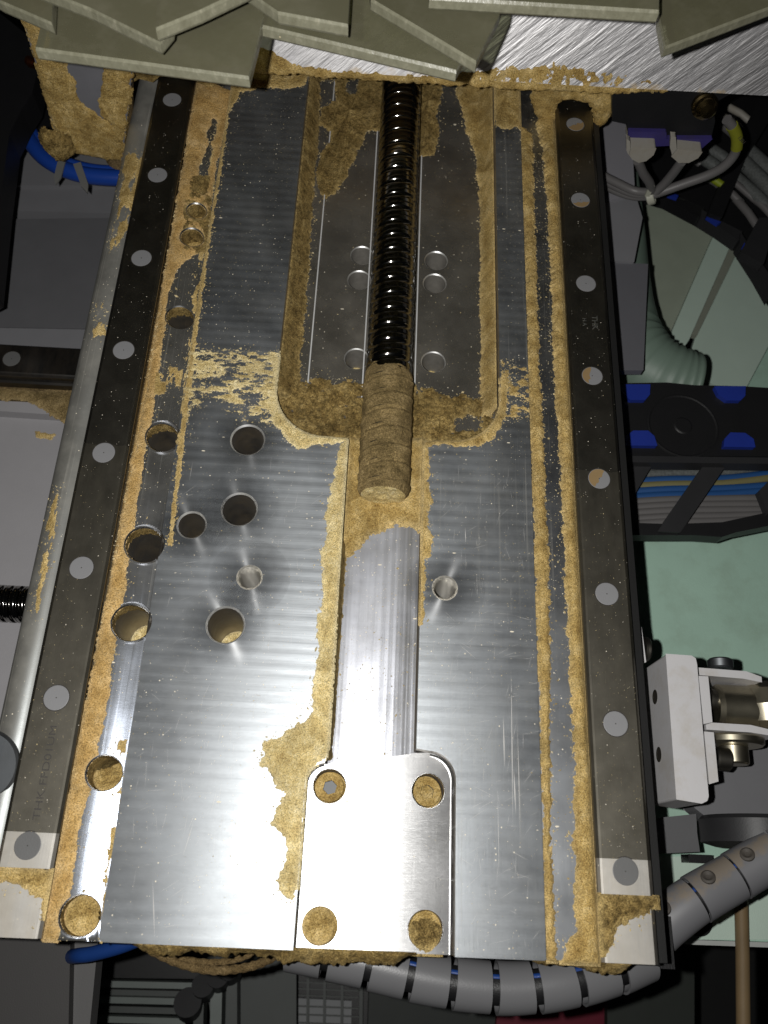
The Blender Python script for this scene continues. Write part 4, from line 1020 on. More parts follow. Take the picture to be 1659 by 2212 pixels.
# bundle going left behind the rail, tie
bn = thing('cable_bundle', 'bundle of grey cables tied together right of the rail', 'cables', PY(1404, 424, 5))
for d in (0, 1, 2):
    g = MB(); g.tube(spline([PY(1404, 424-4*d, 5), PY(1370, 424-6*d, 9), PY(1335, 414-9*d, 12), PY(1300, 396-9*d, 14), PY(1270, 370-8*d, 16)]), 2.9, 12); g.build('cable', M['cable'], bn)
g = MB(); g.lathe([(5.2, -2.5), (5.8, -2), (5.8, 2), (5.2, 2.5)], PY(1405, 424, 5), np.array(PY(1420, 418, 5))-np.array(PY(1390, 428, 5)), n=20); e = PY(1404, 408, 2)
g.box(e[0]-1.6, e[0]+1.6, e[1]-1, e[1]+1, e[2]-6, e[2]+4); g.build('cable_tie', mat_paint('pale_nylon', (.46, .46, .38), .5), bn)

# ------------------------------------------------------------------ glass offcuts stacked on the beam
def mat_glass():
    m, nt, b, out = new_mat('frosted_glass')
    c = coords(nt); n = noise(nt, c, .012, 4, .6); n2 = noise(nt, c, .05, 5, .7)
    nt.links.new(mixc(nt, n, (.13, .122, .076), (.20, .19, .13)), b.inputs['Base Color'])
    b.inputs['Roughness'].default_value = .42; b.inputs['Specular IOR Level'].default_value = .4
    d = N(nt, 'ShaderNodeBsdfDiffuse'); d.inputs[0].default_value = (.26, .245, .18, 1)
    f = math_(nt, 'MULTIPLY', ramp(nt, n2, [(.46, 0), (.74, 1)]), .50)
    mx = N(nt, 'ShaderNodeMixShader'); nt.links.new(f, mx.inputs[0]); nt.links.new(b.outputs[0], mx.inputs[1]); nt.links.new(d.outputs[0], mx.inputs[2])
    tr = N(nt, 'ShaderNodeBsdfTransparent'); tr.inputs[0].default_value = (.80, .82, .66, 1)
    m2 = N(nt, 'ShaderNodeMixShader'); m2.inputs[0].default_value = .42
    nt.links.new(mx.outputs[0], m2.inputs[1]); nt.links.new(tr.outputs[0], m2.inputs[2]); nt.links.new(m2.outputs[0], out.inputs[0])
    return m
def mat_glass_edge():
    m, nt, b, out = new_mat('cut_glass_edge')
    c = coords(nt); n = noise(nt, coords(nt, (1.0, 1.0, .6)), .30, 4, .7); s = specks(nt, c, 7, .6, .30)
    k = ramp(nt, n, [(.30, (.15, .145, .10)), (.58, (.20, .195, .14)), (.85, (.34, .32, .24))])
    k = mixc(nt, s, k, (.55, .48, .32))
    nt.links.new(k, b.inputs['Base Color']); b.inputs['Roughness'].default_value = .35
    nt.links.new(bump(nt, n, .5, .5), b.inputs['Normal'])
    return m
M['glass'] = mat_glass(); M['glass_edge'] = mat_glass_edge()
def pane(poly, z, label, th=5.6, tilt=0):
    q = PP(poly, z); a = sum(q[i][0]*q[(i+1) % len(q)][1]-q[(i+1) % len(q)][0]*q[i][1] for i in range(len(q)))
    if a < 0: q = q[::-1]
    n = len(q); g = MB(); c = np.mean(q, axis=0); ins = [(x+(c[0]-x)*.007, y+(c[1]-y)*.007) for x, y in q]
    g.add([(x, y, z) for x, y in ins], [tuple(range(n))], 0); g.add([(x, y, z-th) for x, y in ins], [tuple(range(n))[::-1]], 0)
    vv = [(x, y, zz) for zz, L in ((z-th, ins), (z-th+1.1, q), (z-1.1, q), (z, ins)) for x, y in L]
    g.add(vv, [(r*n+i, r*n+(i+1) % n, (r+1)*n+(i+1) % n, (r+1)*n+i) for r in range(3) for i in range(n)], 1)
    tag(g.build('glass_offcut', [M['glass'], M['glass_edge']], None, loc=(c[0], c[1], z-th)), label, 'glass', 'glass offcuts stacked on the beam')
pane([(75, 104), (538, 167), (590, -40), (640, -640), (150, -640), (110, -40)], 132, 'large glass offcut at far left with its corner pointing down over the left rail')
pane([(566, 56), (986, 154), (1060, 20), (1140, -640), (600, -640)], 132, 'glass offcut in the centre whose chipped front edge hangs over the screw')
pane([(1425, 40), (1437, 102), (1720, -6), (1760, -640), (1400, -640)], 132, 'glass offcut at far right with its cut edge rising to the right')
pane([(-60, -34), (0, 2), (112, 50), (150, -640), (-200, -640)], 140, 'glass offcut lying across the top left corner of the stack')
pane([(801, -2), (1029, 134), (1080, 33), (1180, -640), (700, -640)], 140, 'glass offcut with a long diagonal edge over the centre pane')
pane([(520, -30), (600, 26), (752, 54), (758, -40), (740, -640), (480, -640)], 148, 'small glass offcut between the left and diagonal panes')
pane([(928, -6), (1425, 24), (1436, -640), (900, -640)], 148, 'glass offcut with a straight edge along the top right of the beam')
pane([(30, -46), (195, 18), (345, 92), (372, 60), (470, -640), (20, -640)], 148, 'glass offcut whose pointed corner lies on the far left pane')
pane([(336, 62), (430, 24), (640, -76), (620, -640), (360, -640)], 156, 'topmost glass offcut of the left pile, its edge rising to the right')

# ------------------------------------------------------------------ left background: lower cross axis
M['grey_panel'] = mat_paint('grey_machine_paint', (.40, .39, .405), .55, .10, bumpamt=.08)
M['grey_shaded'] = mat_paint('shaded_grey_paint', (.14, .14, .15), .55, .15, bumpamt=.08)  # darkness of the shadowed panel put into its paint colour
M['grey_mid'] = mat_paint('mid_grey_paint', (.22, .22, .235), .55, .12)
M['blue_dim'] = mat_paint('dim_blue_hose', (.012, .05, .22), .4, .2)
M['blue'] = mat_paint('blue_hose', (.012, .055, .32), .28, .08, spec=.6)
M['far_green'] = mat_paint('far_green_paint', (.20, .23, .21), .6, .15)
ca = thing('cross_axis', 'grey painted lower cross axis with a black rail left of the bed', 'machine axis', (-220, -150, -110))
def slab(poly, z, th, name, mat, parent, bevel=0, px=True):
    q = PP(poly, z) if px else poly
    g = MB(); g.prism(q, z-th, z); return g.build(name, mat, parent, bevel=bevel)
slab([(-120, 475), (300, 470), (300, 712), (-120, 705)], -120, 12, 'cover_panel', M['grey_shaded'], ca, 1)
slab([(-120, 330), (330, 330), (300, 462), (-120, 452)], -128, 12, 'cover_panel', M['grey_mid'], ca, 1)
slab([(-120, 706), (300, 714), (300, 756), (-120, 746)], -112, 14, 'rail_seat', M['grey_mid'], ca, 1)
slab([(-120, 860), (300, 880), (300, 908), (-120, 880)], -108, 20, 'ledge', M['grey_panel'], ca, 1)
slab([(-120, 884), (300, 912), (220, 1200), (130, 1600), (-120, 1600)], -116, 14, 'bed_panel', M['grey_panel'], ca, 1)
slab([(-120, 1570), (150, 1570), (60, 2000), (-120, 2000)], -132, 14, 'bed_panel', M['grey_mid'], ca, 1)
slab([(-120, 822), (300, 838), (300, 866), (-120, 846)], -104, 14, 'dusty_step', mat_dust('old_dust', (.10, .07, .035), (.20, .14, .065), (.30, .22, .11)), ca)
y0 = P(25, 775, -88)
rl = MB(); n = len(rail_prof)
for i in range(n-1):
    (xa, za), (xb_, zb) = rail_prof[i], rail_prof[i+1]
    rl.add([(-330, y0[1]+xa, -88+za), (-330, y0[1]+xb_, -88+zb), (-60, y0[1]+xb_, -88+zb), (-60, y0[1]+xa, -88+za)], [(3, 2, 1, 0)])
r2 = rl.build('guide_rail', mat_steel('dark_rail_steel', (.16, .155, .15), .35, film=.3, filmcol=(.05, .04, .03)), ca, loc=(y0[0], y0[1], -88))
rail_caps(r2, y0[1], [y0[0]], z=-88, dark=(0,), axis_x=True)
D('sawdust_patch', [[(-30, 838), (100, 846), (160, 850), (165, 858), (150, 905), (140, 910), (110, 895), (85, 875), (60, 862), (-30, 862)]], -103.5, 'dark oily sawdust streak on the cross axis below its rail', 'dust_oil', T=.8, seed=71, rag=.8)
D('sawdust_patch', [[(150, 935), (250, 945), (250, 962), (200, 962), (160, 958)], [(75, 930), (120, 938), (110, 945), (80, 942)]], -115.5, 'small brown dust streaks on the grey cross axis panel', 'dust', T=.5, seed=73, rag=.8)
# its ball screw
s2 = thing('ball_screw', 'short visible length of steel ball screw at the left edge below the rail', 'ball screw', P(20, 1300, -88))
yc = P(20, 1300, -88)[1]
V, F = screw_mesh((-330, yc, -92), (1, 0, 0), 190, lead=5.2, R=10.5, nseg=64, per=24, gd=1.6)
grid_obj('threaded_shaft', V, F[:, ::-1], M['screw'], None, s2, stuff=False)
# round bumper against the bed edge
ds = thing('round_bumper', 'dark grey round bumper against the left edge of the bed', 'bumper', P(-28, 1655, -14))
c0 = P(-40, 1655, -12); g = MB(); g.lathe([(15.4, -14), (15.4, -1), (14.4, 0), (4, .1), (.01, .1)], c0, (.05, -.12, 1), n=48); g.build('disc', mat_steel('grey_rubber', (.13, .14, .15), .5, film=.3, filmcol=(.1, .1, .1)), ds)
# blue hose and black corrugated cover, upper left
bh = thing('pneumatic_hose', 'bright blue pneumatic hose curving below the dusty side plate', 'hose', P(120, 350, -70))
for r_, off in ((5.6, 0), (3.0, -16)):
    g = MB(); g.tube(spline([P(u+(-off*.6), v+off, -70) for u, v in ((48, 200), (45, 255), (62, 300), (95, 340), (140, 366), (195, 380), (270, 384), (340, 380))], 8), r_, 14); g.build('hose', M['blue'], bh)
for k, ((u0, v0), (u1, v1)) in enumerate((((136, 335), (124, 382)), ((166, 352), (183, 400)))):
    g = MB(); a = np.array(P(u0, v0, -62)); b = np.array(P(u1, v1, -62)); d = (b-a)/np.linalg.norm(b-a); nrm = np.array([-d[1], d[0], 0])*2.6
    g.sweep([a-nrm, b-nrm*.9, b+d*7, b+nrm*.9, a+nrm], (0, 0, -1.2)); tag(g.build('cable_tie', mat_paint('clear_nylon', (.20, .20, .19), .4), None), ('cable tie nearest the clump on the blue hose', 'cable tie with a pointed tail on the blue hose')[k], 'cable tie', 'cable ties on the blue hose')
g = MB(); g.prism(PP([(-60, -20), (15, 40), (62, 78), (84, 140), (70, 200), (46, 238), (20, 290), (2, 420), (-20, 620), (-60, 640)], -40), -60, -40); g.prism(PP([(30, 60), (66, 80), (134, 322), (118, 300), (60, 262), (40, 200)], -85), -92, -85)  # second prism: black sheet standing in for the shaded gap beside the gaiter
tag(g.build('rubber_gaiter', M['black'], None, bevel=2), 'black rubber gaiter in the upper left corner, with a black sheet for the shaded gap', 'gaiter')
g = MB(); g.tube([P(60, 130, -30), P(80, 140, -30)], 3, 12); g.tube([P(64, 134, -30), P(76, 137, -30)], 3.4, 12, 0)
tag(g.build('copper_fitting', mat_steel('copper', (.50, .16, .07), .3), None), 'small copper coloured fitting against the black gaiter', 'fitting')
g = MB(); g.prism(PP([(-120, 240), (330, 240), (330, 400), (-120, 400)], -125), -135, -125)
tag(g.build('machine_cover', M['grey_mid'], None, bevel=1), 'plain grey machine cover under the blue hose', 'cover')

# ------------------------------------------------------------------ right background
M['green'] = mat_paint('pale_green_paint', (.50, .73, .60), .5, .16, bumpamt=.1, freq=.02, dirt=.22, dirtcol=(.22, .26, .18))
M['green_light'] = mat_paint('pale_green_paint_light', (.60, .74, .64), .5, .08, bumpamt=.1)
M['blue_clip'] = mat_paint('blue_plastic', (.014, .036, .30), .5, .2)
M['braid'] = mat_paint('braided_sleeve', (.16, .17, .165), .4, .8, freq=.6)
tr_ = thing('green_tray', 'pale green sheet metal tray under the right side of the machine', 'tray', P(1550, 1300, -230))
slab([(1280, 1130), (1800, 1130), (1800, 2045), (1480, 2030), (1250, 2000)], -165, 6, 'tray_floor', M['green'], tr_)
slab([(1395, 400), (1590, 430), (1560, 480), (1440, 745), (1400, 780), (1380, 760)], -205, 5, 'inner_panel', mat_paint('olive_grey_paint', (.40, .45, .36), .6, .15), tr_, 1)
slab([(1558, 470), (1600, 480), (1488, 735), (1470, 760), (1425, 755), (1445, 730)], -196, 8, 'lip', M['green_light'], tr_, 1)
slab([(1602, 470), (1628, 470), (1505, 725), (1488, 720)], -203, 5, 'lip_groove', mat_paint('groove_grey', (.30, .32, .26), .6), tr_)
slab([(1624, 470), (1760, 560), (1600, 860), (1480, 800), (1503, 725)], -210, 6, 'side_panel', M['green_light'], tr_, 1)
slab([(1700, 600), (1900, 700), (1800, 1160), (1560, 1160), (1560, 900), (1600, 800)], -225, 5, 'side_panel', M['green'], tr_, 1)
slab([(1480, 2030), (1800, 2040), (1800, 2052), (1480, 2040)], -160, 10, 'tray_rim', mat_paint('white_rim', (.5, .52, .5), .5), tr_)
slab([(1418, 1850), (1800, 1850), (1800, 2030), (1440, 2030)], -161, 3, 'tray_step', M['green_light'], tr_)
# green soft duct
dk = thing('green_duct', 'soft green duct bending round behind the right rail', 'duct', P(1380, 650, -110))
ctrl = [(1362, 380), (1362, 480), (1356, 580), (1350, 680), (1362, 752), (1405, 800), (1460, 825), (1500, 835)]
rr = [6, 10, 15, 22, 26, 25, 24, 22]
sp = spline([P(u, v, -118) for u, v in ctrl], 8); rs = np.interp(np.linspace(0, 7, len(sp)), range(8), rr)
rs = rs+np.where((np.arange(len(sp)) > 26), .9*np.sin(np.arange(len(sp))*2.1), 0)
g = MB(); g.tube(sp, list(rs), 24); g.build('duct_tube', mat_paint('green_rubber', (.17, .235, .19), .5, .15), dk)
# pale grey cover with seams behind the upper right rail end
wp = thing('grey_cover', 'pale grey folded cover right of the upper right rail', 'cover', P(1330, 450, -70))
slab([(1240, 240), (1362, 246), (1372, 420), (1320, 432), (1240, 430)], -70, 5, 'upper_sheet', mat_paint('lilac_grey_paint', (.27, .265, .29), .55, .08), wp, .6)
slab([(1240, 433), (1320, 435), (1374, 424), (1388, 470), (1370, 566), (1240, 560)], -72, 5, 'middle_sheet', M['grey_mid'], wp, .6)
slab([(1240, 563), (1400, 570), (1390, 800), (1240, 800)], -74, 5, 'lower_sheet', mat_paint('lilac_grey_paint_b', (.13, .13, .145), .55, .08), wp, .6)
# lower energy chain
ec = thing('energy_chain', 'black energy chain with blue clips and cables inside, right of the bed', 'cable chain', P(1500, 980, -95))
slab([(1322, 828), (1440, 826), (1500, 832), (1600, 834), (1780, 845), (1780, 990), (1640, 986), (1330, 984)], -88, 8, 'side_link', M['black'], ec, 2)
g = MB(); c0 = P(1475, 920, -88); g.lathe([(23, 0), (23, .5), (22, .7), (21, .3), (6, .3), (5, .8), (.01, .8)], c0, n=48); g.build('pivot', M['black'], ec)
for poly in ([(1338, 830), (1405, 830), (1404, 852), (1394, 864), (1362, 864), (1345, 850)], [(1543, 834), (1611, 834), (1610, 855), (1600, 865), (1570, 865), (1552, 852)],
             [(1350, 962), (1352, 942), (1368, 930), (1400, 930), (1414, 942), (1420, 963)], [(1563, 965), (1565, 948), (1578, 934), (1610, 935), (1628, 948), (1632, 966)]):
    slab(poly, -84.5, 4, 'blue_clip', M['blue_clip'], ec, .5)
slab([(1322, 984), (1780, 990), (1780, 1003), (1322, 998)], -86, 10, 'link_edge', M['black_mid'], ec, 1)
slab([(1330, 1128), (1450, 1132), (1560, 1128), (1780, 1080), (1780, 1112), (1640, 1140), (1590, 1150), (1560, 1160), (1500, 1156), (1350, 1156)], -95, 10, 'side_link', M['black'], ec, 2)
for poly in ([(1525, 998), (1572, 1000), (1470, 1150), (1420, 1148)], [(1372, 990), (1412, 1000), (1370, 1070), (1345, 1130), (1330, 1130), (1340, 1040)], [(1640, 1060), (1700, 1000), (1740, 1010), (1660, 1110)]):
    slab(poly, -92, 6, 'crossbar', M['black_mid'], ec, 1)
slab([(1325, 990), (1780, 990), (1780, 1130), (1325, 1150)], -135, 4, 'back_plate', M['black'], ec)
cols = [('braid', 1022, 1005), ('cable', 1012, 995), ('blue_c', 1037, 1022), ('yel', 1047, 1030), ('blue_c', 1058, 1048), ('blue_c', 1070, 1058), ('cable', 1080, 1075), ('cable', 1092, 1088), ('cable', 1104, 1100), ('cable', 1117, 1110), ('cable', 1128, 1118)]
M['blue_c'] = mat_paint('blue_cable', (.022, .085, .25), .4, .1); M['yel'] = mat_paint('khaki_cable', (.20, .18, .08), .5, .1)
for k, (mt, v0, v1) in enumerate(cols):
    g = MB(); g.tube(spline([P(1320, v0+8, -112), P(1440, v0, -110), P(1560, v0-2, -110), P(1680, v1, -110), P(1790, v1-14, -112)], 5), 3.0, 10)
    o = g.build('braided_cable' if mt == 'braid' else 'cable', M[mt], ec)
    if mt == 'blue_c': o['label'] = 'blue cable'
# upper energy chain
eu = thing('energy_chain', 'black energy chain with grey cables in the upper right corner', 'cable chain', P(1560, 420, -110))
slab([(1330, 215), (1800, 200), (1800, 620), (1668, 610), (1600, 545), (1560, 488), (1522, 462), (1520, 450), (1480, 430), (1400, 408), (1376, 360)], -150, 6, 'back_plate', M['black'], eu)
slab([(1404, 405), (1522, 452), (1512, 470), (1440, 432), (1398, 420)], -132, 10, 'side_link', M['black'], eu, 1.5)
slab([(1516, 452), (1560, 478), (1604, 500), (1596, 520), (1556, 492), (1514, 466)], -130, 12, 'side_link', M['black_mid'], eu, 1.5)
slab([(1600, 500), (1612, 520), (1668, 600), (1668, 640), (1640, 590), (1598, 525)], -128, 12, 'side_link', M['black_mid'], eu, 1.5)
for a in ([(1445, 414), (1466, 422), (1463, 428), (1443, 421)], [(1530, 462), (1558, 480), (1550, 484), (1526, 468)], [(1608, 524), (1634, 555), (1630, 564), (1604, 532)]):
    slab(a, -122, 3, 'blue_clip', M['blue_clip'], eu, .5)
slab([(1640, 215), (1690, 215), (1610, 345), (1560, 470), (1530, 460), (1580, 330)], -118, 8, 'crossbar', M['black'], eu, 1)
slab([(1640, 470), (1680, 470), (1650, 570), (1600, 545)], -120, 8, 'crossbar', M['black_mid'], eu, 1)
for (u0, v0, u1, v1, mt, r_) in ((1515, 310, 1600, 372, 'braid', 5), (1500, 330, 1580, 388, 'braid', 5), (1480, 335, 1512, 355, 'cable', 2.6), (1545, 365, 1640, 440, 'cable', 2.6), (1520, 380, 1570, 415, 'cable', 2.8), (1560, 405, 1602, 440, 'cable', 3.0), (1590, 430, 1640, 495, 'cable', 3.2), (1620, 420, 1680, 480, 'cable', 3.0), (1610, 320, 1690, 400, 'braid', 6), (1600, 345, 1690, 440, 'braid', 6), (1590, 385, 1680, 470, 'braid', 5), (1575, 232, 1620, 262, 'white', 3), (1562, 252, 1605, 285, 'white', 3), (1560, 270, 1600, 310, 'cable', 3.5)):
    g = MB(); g.tube([P(u0, v0, -126), P((u0+u1)/2+2, (v0+v1)/2-2, -124), P(u1, v1, -126)], r_, 10); o = g.build('braided_cable' if mt == 'braid' else 'cable', M[mt], eu)
g = MB(); g.tube([P(1536, 384, -118), P(1560, 400, -118)], 2.9, 10); o = g.build('marker_sleeve', mat_paint('lime_sleeve', (.26, .32, .015), .5), eu); o['label'] = 'lime marker sleeve'

# white bracket with clevis and rod end
M['bracket'] = mat_paint('white_enamel', (.60, .59, .60), .35, .06, dirt=.28, dirtcol=(.36, .30, .20), bumpamt=.06, freq=.045)
br = thing('cylinder_bracket', 'white enamelled bracket block with clevis and rod end beside the right rail', 'bracket', P(1480, 1560, -45))
ZB = -18
q = PP([(1438, 1412), (1494, 1416), (1503, 1422), (1506, 1436), (1531, 1720), (1528, 1730), (1516, 1736), (1461, 1727)], ZB)
g = MB(); g.prism(q, ZB-34, ZB); g.build('block', M['bracket'], br, bevel=1.2, segs=3)
for u, v in ((1430, 1508), (1440, 1632)):
    a = np.array(P(u, v, -38)); x_ = q[0][0]+(q[-1][0]-q[0][0])*((a[1]-q[0][1])/(q[-1][1]-q[0][1]))
    g = MB(); g.lathe([(3.6, .3), (2.9, .25), (2.5, -.0), (2.9, -.4)], (x_, a[1], -36), (-1, .03, 0), n=20, mat=0); g.disc((x_-.06, a[1], -36), 2.8, 20, 1, (-1, .03, 0))
    g.build('tapped_hole', [M['zinc'], M['pin']], br)
slab([(1509, 1460), (1530, 1461), (1539, 1560), (1520, 1564)], -22, 26, 'flange_plate', M['bracket'], br, .8)
slab([(1521, 1580), (1542, 1582), (1552, 1688), (1532, 1694)], -22, 26, 'flange_plate', M['bracket'], br, .8)
slab([(1509, 1442), (1612, 1450), (1645, 1462), (1646, 1474), (1606, 1466), (1510, 1458)], -30, 26, 'clevis_ear', M['bracket'], br, .8)
slab([(1524, 1560), (1622, 1566), (1680, 1580), (1682, 1592), (1622, 1582), (1526, 1576)], -30, 26, 'clevis_ear', M['bracket'], br, .8)
def cyl(u0, v0, u1, v1, r, z, name, mat, parent, n=28, ch=.8):
    a = np.array(P(u0, v0, z)); b = np.array(P(u1, v1, z)); L = np.linalg.norm(b-a)
    g = MB(); g.lathe([(.01, 0), (r-ch, 0), (r, ch), (r, L-ch), (r-ch, L), (.01, L)], a, b-a, n=n); return g.build(name, mat, parent)
cyl(1557, 1446, 1555, 1424, 6.2, -40, 'clevis_pin', M['zinc_blue'], br)
cyl(1530, 1512, 1562, 1516, 5.6, -40, 'cap_screw', M['darkscrew'], br)
cyl(1544, 1638, 1576, 1642, 5.6, -40, 'cap_screw', M['darkscrew'], br)
cyl(1540, 1528, 1760, 1540, 11.5, -43, 'rod_end', M['zinc'], br, n=36, ch=2)
g = MB(); c0 = P(1660, 1530, -43); g.lathe([(.01, -13), (9, -12), (14, -8), (16, 0), (14, 8), (9, 12), (.01, 13)], c0, (0, 1, 0), n=36); g.build('rod_eye', M['zinc'], br)
cyl(1580, 1592, 1582, 1612, 15, -44, 'washer', M['zinc'], br, n=40, ch=1)
cyl(1583, 1610, 1587, 1652, 7.0, -44, 'clevis_nut', M['zinc'], br)
slab([(1368, 1352), (1386, 1354), (1396, 1430), (1378, 1440)], -24, 10, 'rear_tab', M['bracket'], br, .8)
cyl(1390, 1402, 1402, 1403, 6, -34, 'rear_tab_screw', M['darkscrew'], br)
# grey housing below the bracket
gh = thing('cylinder_housing', 'mid grey housing behind the white bracket with a black round foot', 'housing', P(1600, 1700, -110))
slab([(1510, 1590), (1800, 1580), (1800, 1790), (1545, 1780), (1500, 1745)], -88, 16, 'body', mat_paint('housing_grey', (.17, .17, .18), .5, .1), gh, 2)
slab([(1428, 1766), (1504, 1758), (1506, 1800), (1512, 1840), (1400, 1845), (1396, 1790)], -92, 20, 'side_box', mat_paint('housing_grey_b', (.11, .11, .115), .55, .1), gh, 1)
g = MB(); a = np.array(P(1610, 1764, -82)); g.lathe([(.01, 0), (27, 0), (29, 2), (29, 13), (22, 15), (.01, 15)], a+np.array([6, 0, 0]), (0, -1, 0), n=40); g.build('round_foot', M['black_mid'], gh)
cyl(1582, 1796, 1584, 1824, 6.0, -84, 'foot_bolt', M['darkscrew'], gh)
g = MB(); g.box(*sorted((P(1478, 1842, -150)[0], P(1530, 1842, -150)[0])), *sorted((P(1500, 1846, -150)[1], P(1500, 1864, -150)[1])), -156, -144)
tag(g.build('rubber_stop', M['black'], None, bevel=1.5), 'small black rubber stop below the black round foot', 'stop')
# brown rod at lower right
g = MB(); g.tube([P(1600, 1900, -152), P(1604, 2060, -160), P(1606, 2260, -165)], 3.9, 16)
tag(g.build('brown_rod', mat_paint('brown_rod_paint', (.22, .15, .075), .6, .3), None), 'thin brown vertical rod at the lower right', 'rod')
g = MB(); c0 = P(1508, 1990, -159.5); g.lathe([(8, 0), (8, 1), (4, 1.5), (3, -1), (.01, -1)], c0, n=24)
tag(g.build('rubber_grommet', M['black'], None), 'small black grommet on the green tray floor', 'grommet')

# ------------------------------------------------------------------ segmented grey conduit looping under the front
M['conduit'] = mat_paint('grey_conduit', (.16, .16, .167), .33, .08, spec=.5, bumpamt=.04)
def mat_conduit_dusty():
    m, nt, b, out = new_mat('grey_conduit_dusty')
    c = coords(nt); geo = N(nt, 'ShaderNodeNewGeometry'); sp_ = N(nt, 'ShaderNodeSeparateXYZ'); nt.links.new(geo.outputs['Normal'], sp_.inputs[0])
    f = math_(nt, 'ADD', math_(nt, 'MULTIPLY', sp_.outputs[2], .55), math_(nt, 'MULTIPLY', sp_.outputs[1], .6))
    f = math_(nt, 'ADD', f, math_(nt, 'MULTIPLY', noise(nt, c, .1, 4, .7), .5))
    k = mixc(nt, ramp(nt, f, [(.90, 0), (1.15, .42)]), (.115, .115, .122), (.21, .155, .085))
    nt.links.new(k, b.inputs['Base Color']); b.inputs['Roughness'].default_value = .5
    return m
M['conduit_d'] = mat_conduit_dusty(); M['dimple'] = mat_paint('dusty_shaded_dimple', (.075, .065, .055), .7, .3)  # dimples: dark dusty colour stands in for the shade inside the dents
def conduit(ctrl, z, r, label, seg, mat, gap=.10, knobs=False, name='segmented_conduit'):
    pts = np.array(spline([P(u, v, zz) for (u, v), zz in zip(ctrl, z)], 40)); L = np.concatenate([[0], np.cumsum(np.linalg.norm(np.diff(pts, axis=0), axis=1))])
    def at_(s): return np.array([np.interp(s, L, pts[:, k]) for k in range(3)])
    t = thing(name, label, 'conduit', tuple(pts[len(pts)//2]))
    core = MB(); core.tube([at_(s) for s in np.linspace(2, L[-1]-2, 60)], r*.66, 14); core.build('cable_core', M['black'], t)
    for da, mt in ((.75, 'blue_dim'), (1.3, 'cable')):
        c2 = MB(); q = []
        for s in np.linspace(3, L[-1]-3, 60):
            p = at_(s); tg_ = at_(min(s+1, L[-1]))-at_(max(s-1, 0)); tg_ /= np.linalg.norm(tg_); n_ = np.cross(tg_, (0, 0, 1)); n_ /= np.linalg.norm(n_); u_ = np.cross(n_, tg_)
            q.append(p+r*.58*(math.cos(da)*u_-math.sin(da)*n_*(1 if da < 1 else .8)))
        c2.tube(q, r*.13, 10); c2.build('inner_cable', M[mt], t)
    n = int(L[-1]/seg); rng = random.Random(4)
    for i in range(n):
        s0 = L[-1]*i/n+seg*gap*.5; s1 = L[-1]*(i+1)/n-seg*gap*.5
        g = MB(); k = 9; ss = np.linspace(s0, s1, k); rr_ = [r*(1.0-.035*(j/(k-1))) for j in range(k)]
        ring = [at_(s) for s in ss]
        # a sleeve with real wall thickness and a split along its length
        up = np.array([0, 0, 1.0]); rows_o = []; rows_i = []
        nn = 26; a0 = .10; tw = rng.uniform(-.06, .06)
        for j, p in enumerate(ring):
            tg_ = at_(min(ss[j]+1, L[-1]))-at_(max(ss[j]-1, 0)); tg_ /= np.linalg.norm(tg_)
            n_ = np.cross(tg_, up); n_ /= np.linalg.norm(n_); u_ = np.cross(n_, tg_)
            ang = [math.pi*1.5+tw+a0+(2*math.pi-2*a0)*m_/(nn-1) for m_ in range(nn)]
            rows_o.append([p+rr_[j]*(math.cos(a)*n_+math.sin(a)*u_) for a in ang]); rows_i.append([p+(rr_[j]-1.1)*(math.cos(a)*n_+math.sin(a)*u_) for a in ang])
        for rows, fl_ in ((rows_o, False), (rows_i, True)):
            vv = [x for R_ in rows for x in R_]; ff = [(j*nn+m_, j*nn+m_+1, (j+1)*nn+m_+1, (j+1)*nn+m_) for j in range(k-1) for m_ in range(nn-1)]
            g.add(vv, [f[::-1] for f in ff] if fl_ else ff, 0, True)
        for j in (0, k-1):
            g.add(rows_o[j]+rows_i[j], [(m_, m_+1, nn+m_+1, nn+m_) for m_ in range(nn-1)], 0)
        g.build('sleeve', mat, t)
        if knobs:
            p = at_(s0+(s1-s0)*.35); tg_ = at_(s1)-at_(s0); tg_ /= np.linalg.norm(tg_); n_ = np.cross(tg_, up); n_ /= np.linalg.norm(n_); u_ = np.cross(n_, tg_)
            dirv = .78*u_-.62*n_; dirv = dirv/np.linalg.norm(dirv)
            g = MB(); g.lathe([(r*.30, -.6), (r*.30, .7), (r*.22, 1.3), (r*.10, .5), (.01, .4)], p+dirv*r*.99, dirv, n=20); g.build('dimple', M['dimple'], t)
    return t
conduit([(620, 2040), (700, 2058), (800, 2082), (900, 2108), (1000, 2126), (1110, 2134), (1220, 2122), (1320, 2096), (1400, 2064)], [-62, -60, -60, -60, -60, -60, -60, -62, -66], 11.2,
        'grey split sleeve conduit looping under the front edge of the plate', 19.2, M['conduit'], gap=.17)
conduit([(1418, 2010), (1440, 1990), (1500, 1945), (1580, 1898), (1660, 1850), (1760, 1790)], [-64, -62, -60, -60, -58, -56], 11.3,
        'grey dusty conduit climbing to the right edge with dark painted dimples on top', 22.0, M['conduit_d'], gap=.05, knobs=True)
g = MB(); g.box(*sorted((P(1398, 2000, -62)[0], P(1428, 2000, -62)[0])), *sorted((P(1400, 1975, -62)[1], P(1400, 2085, -62)[1])), -76, -48)
tag(g.build('conduit_clamp', M['black'], None, bevel=2), 'black clamp holding the conduit at the front right corner', 'clamp')

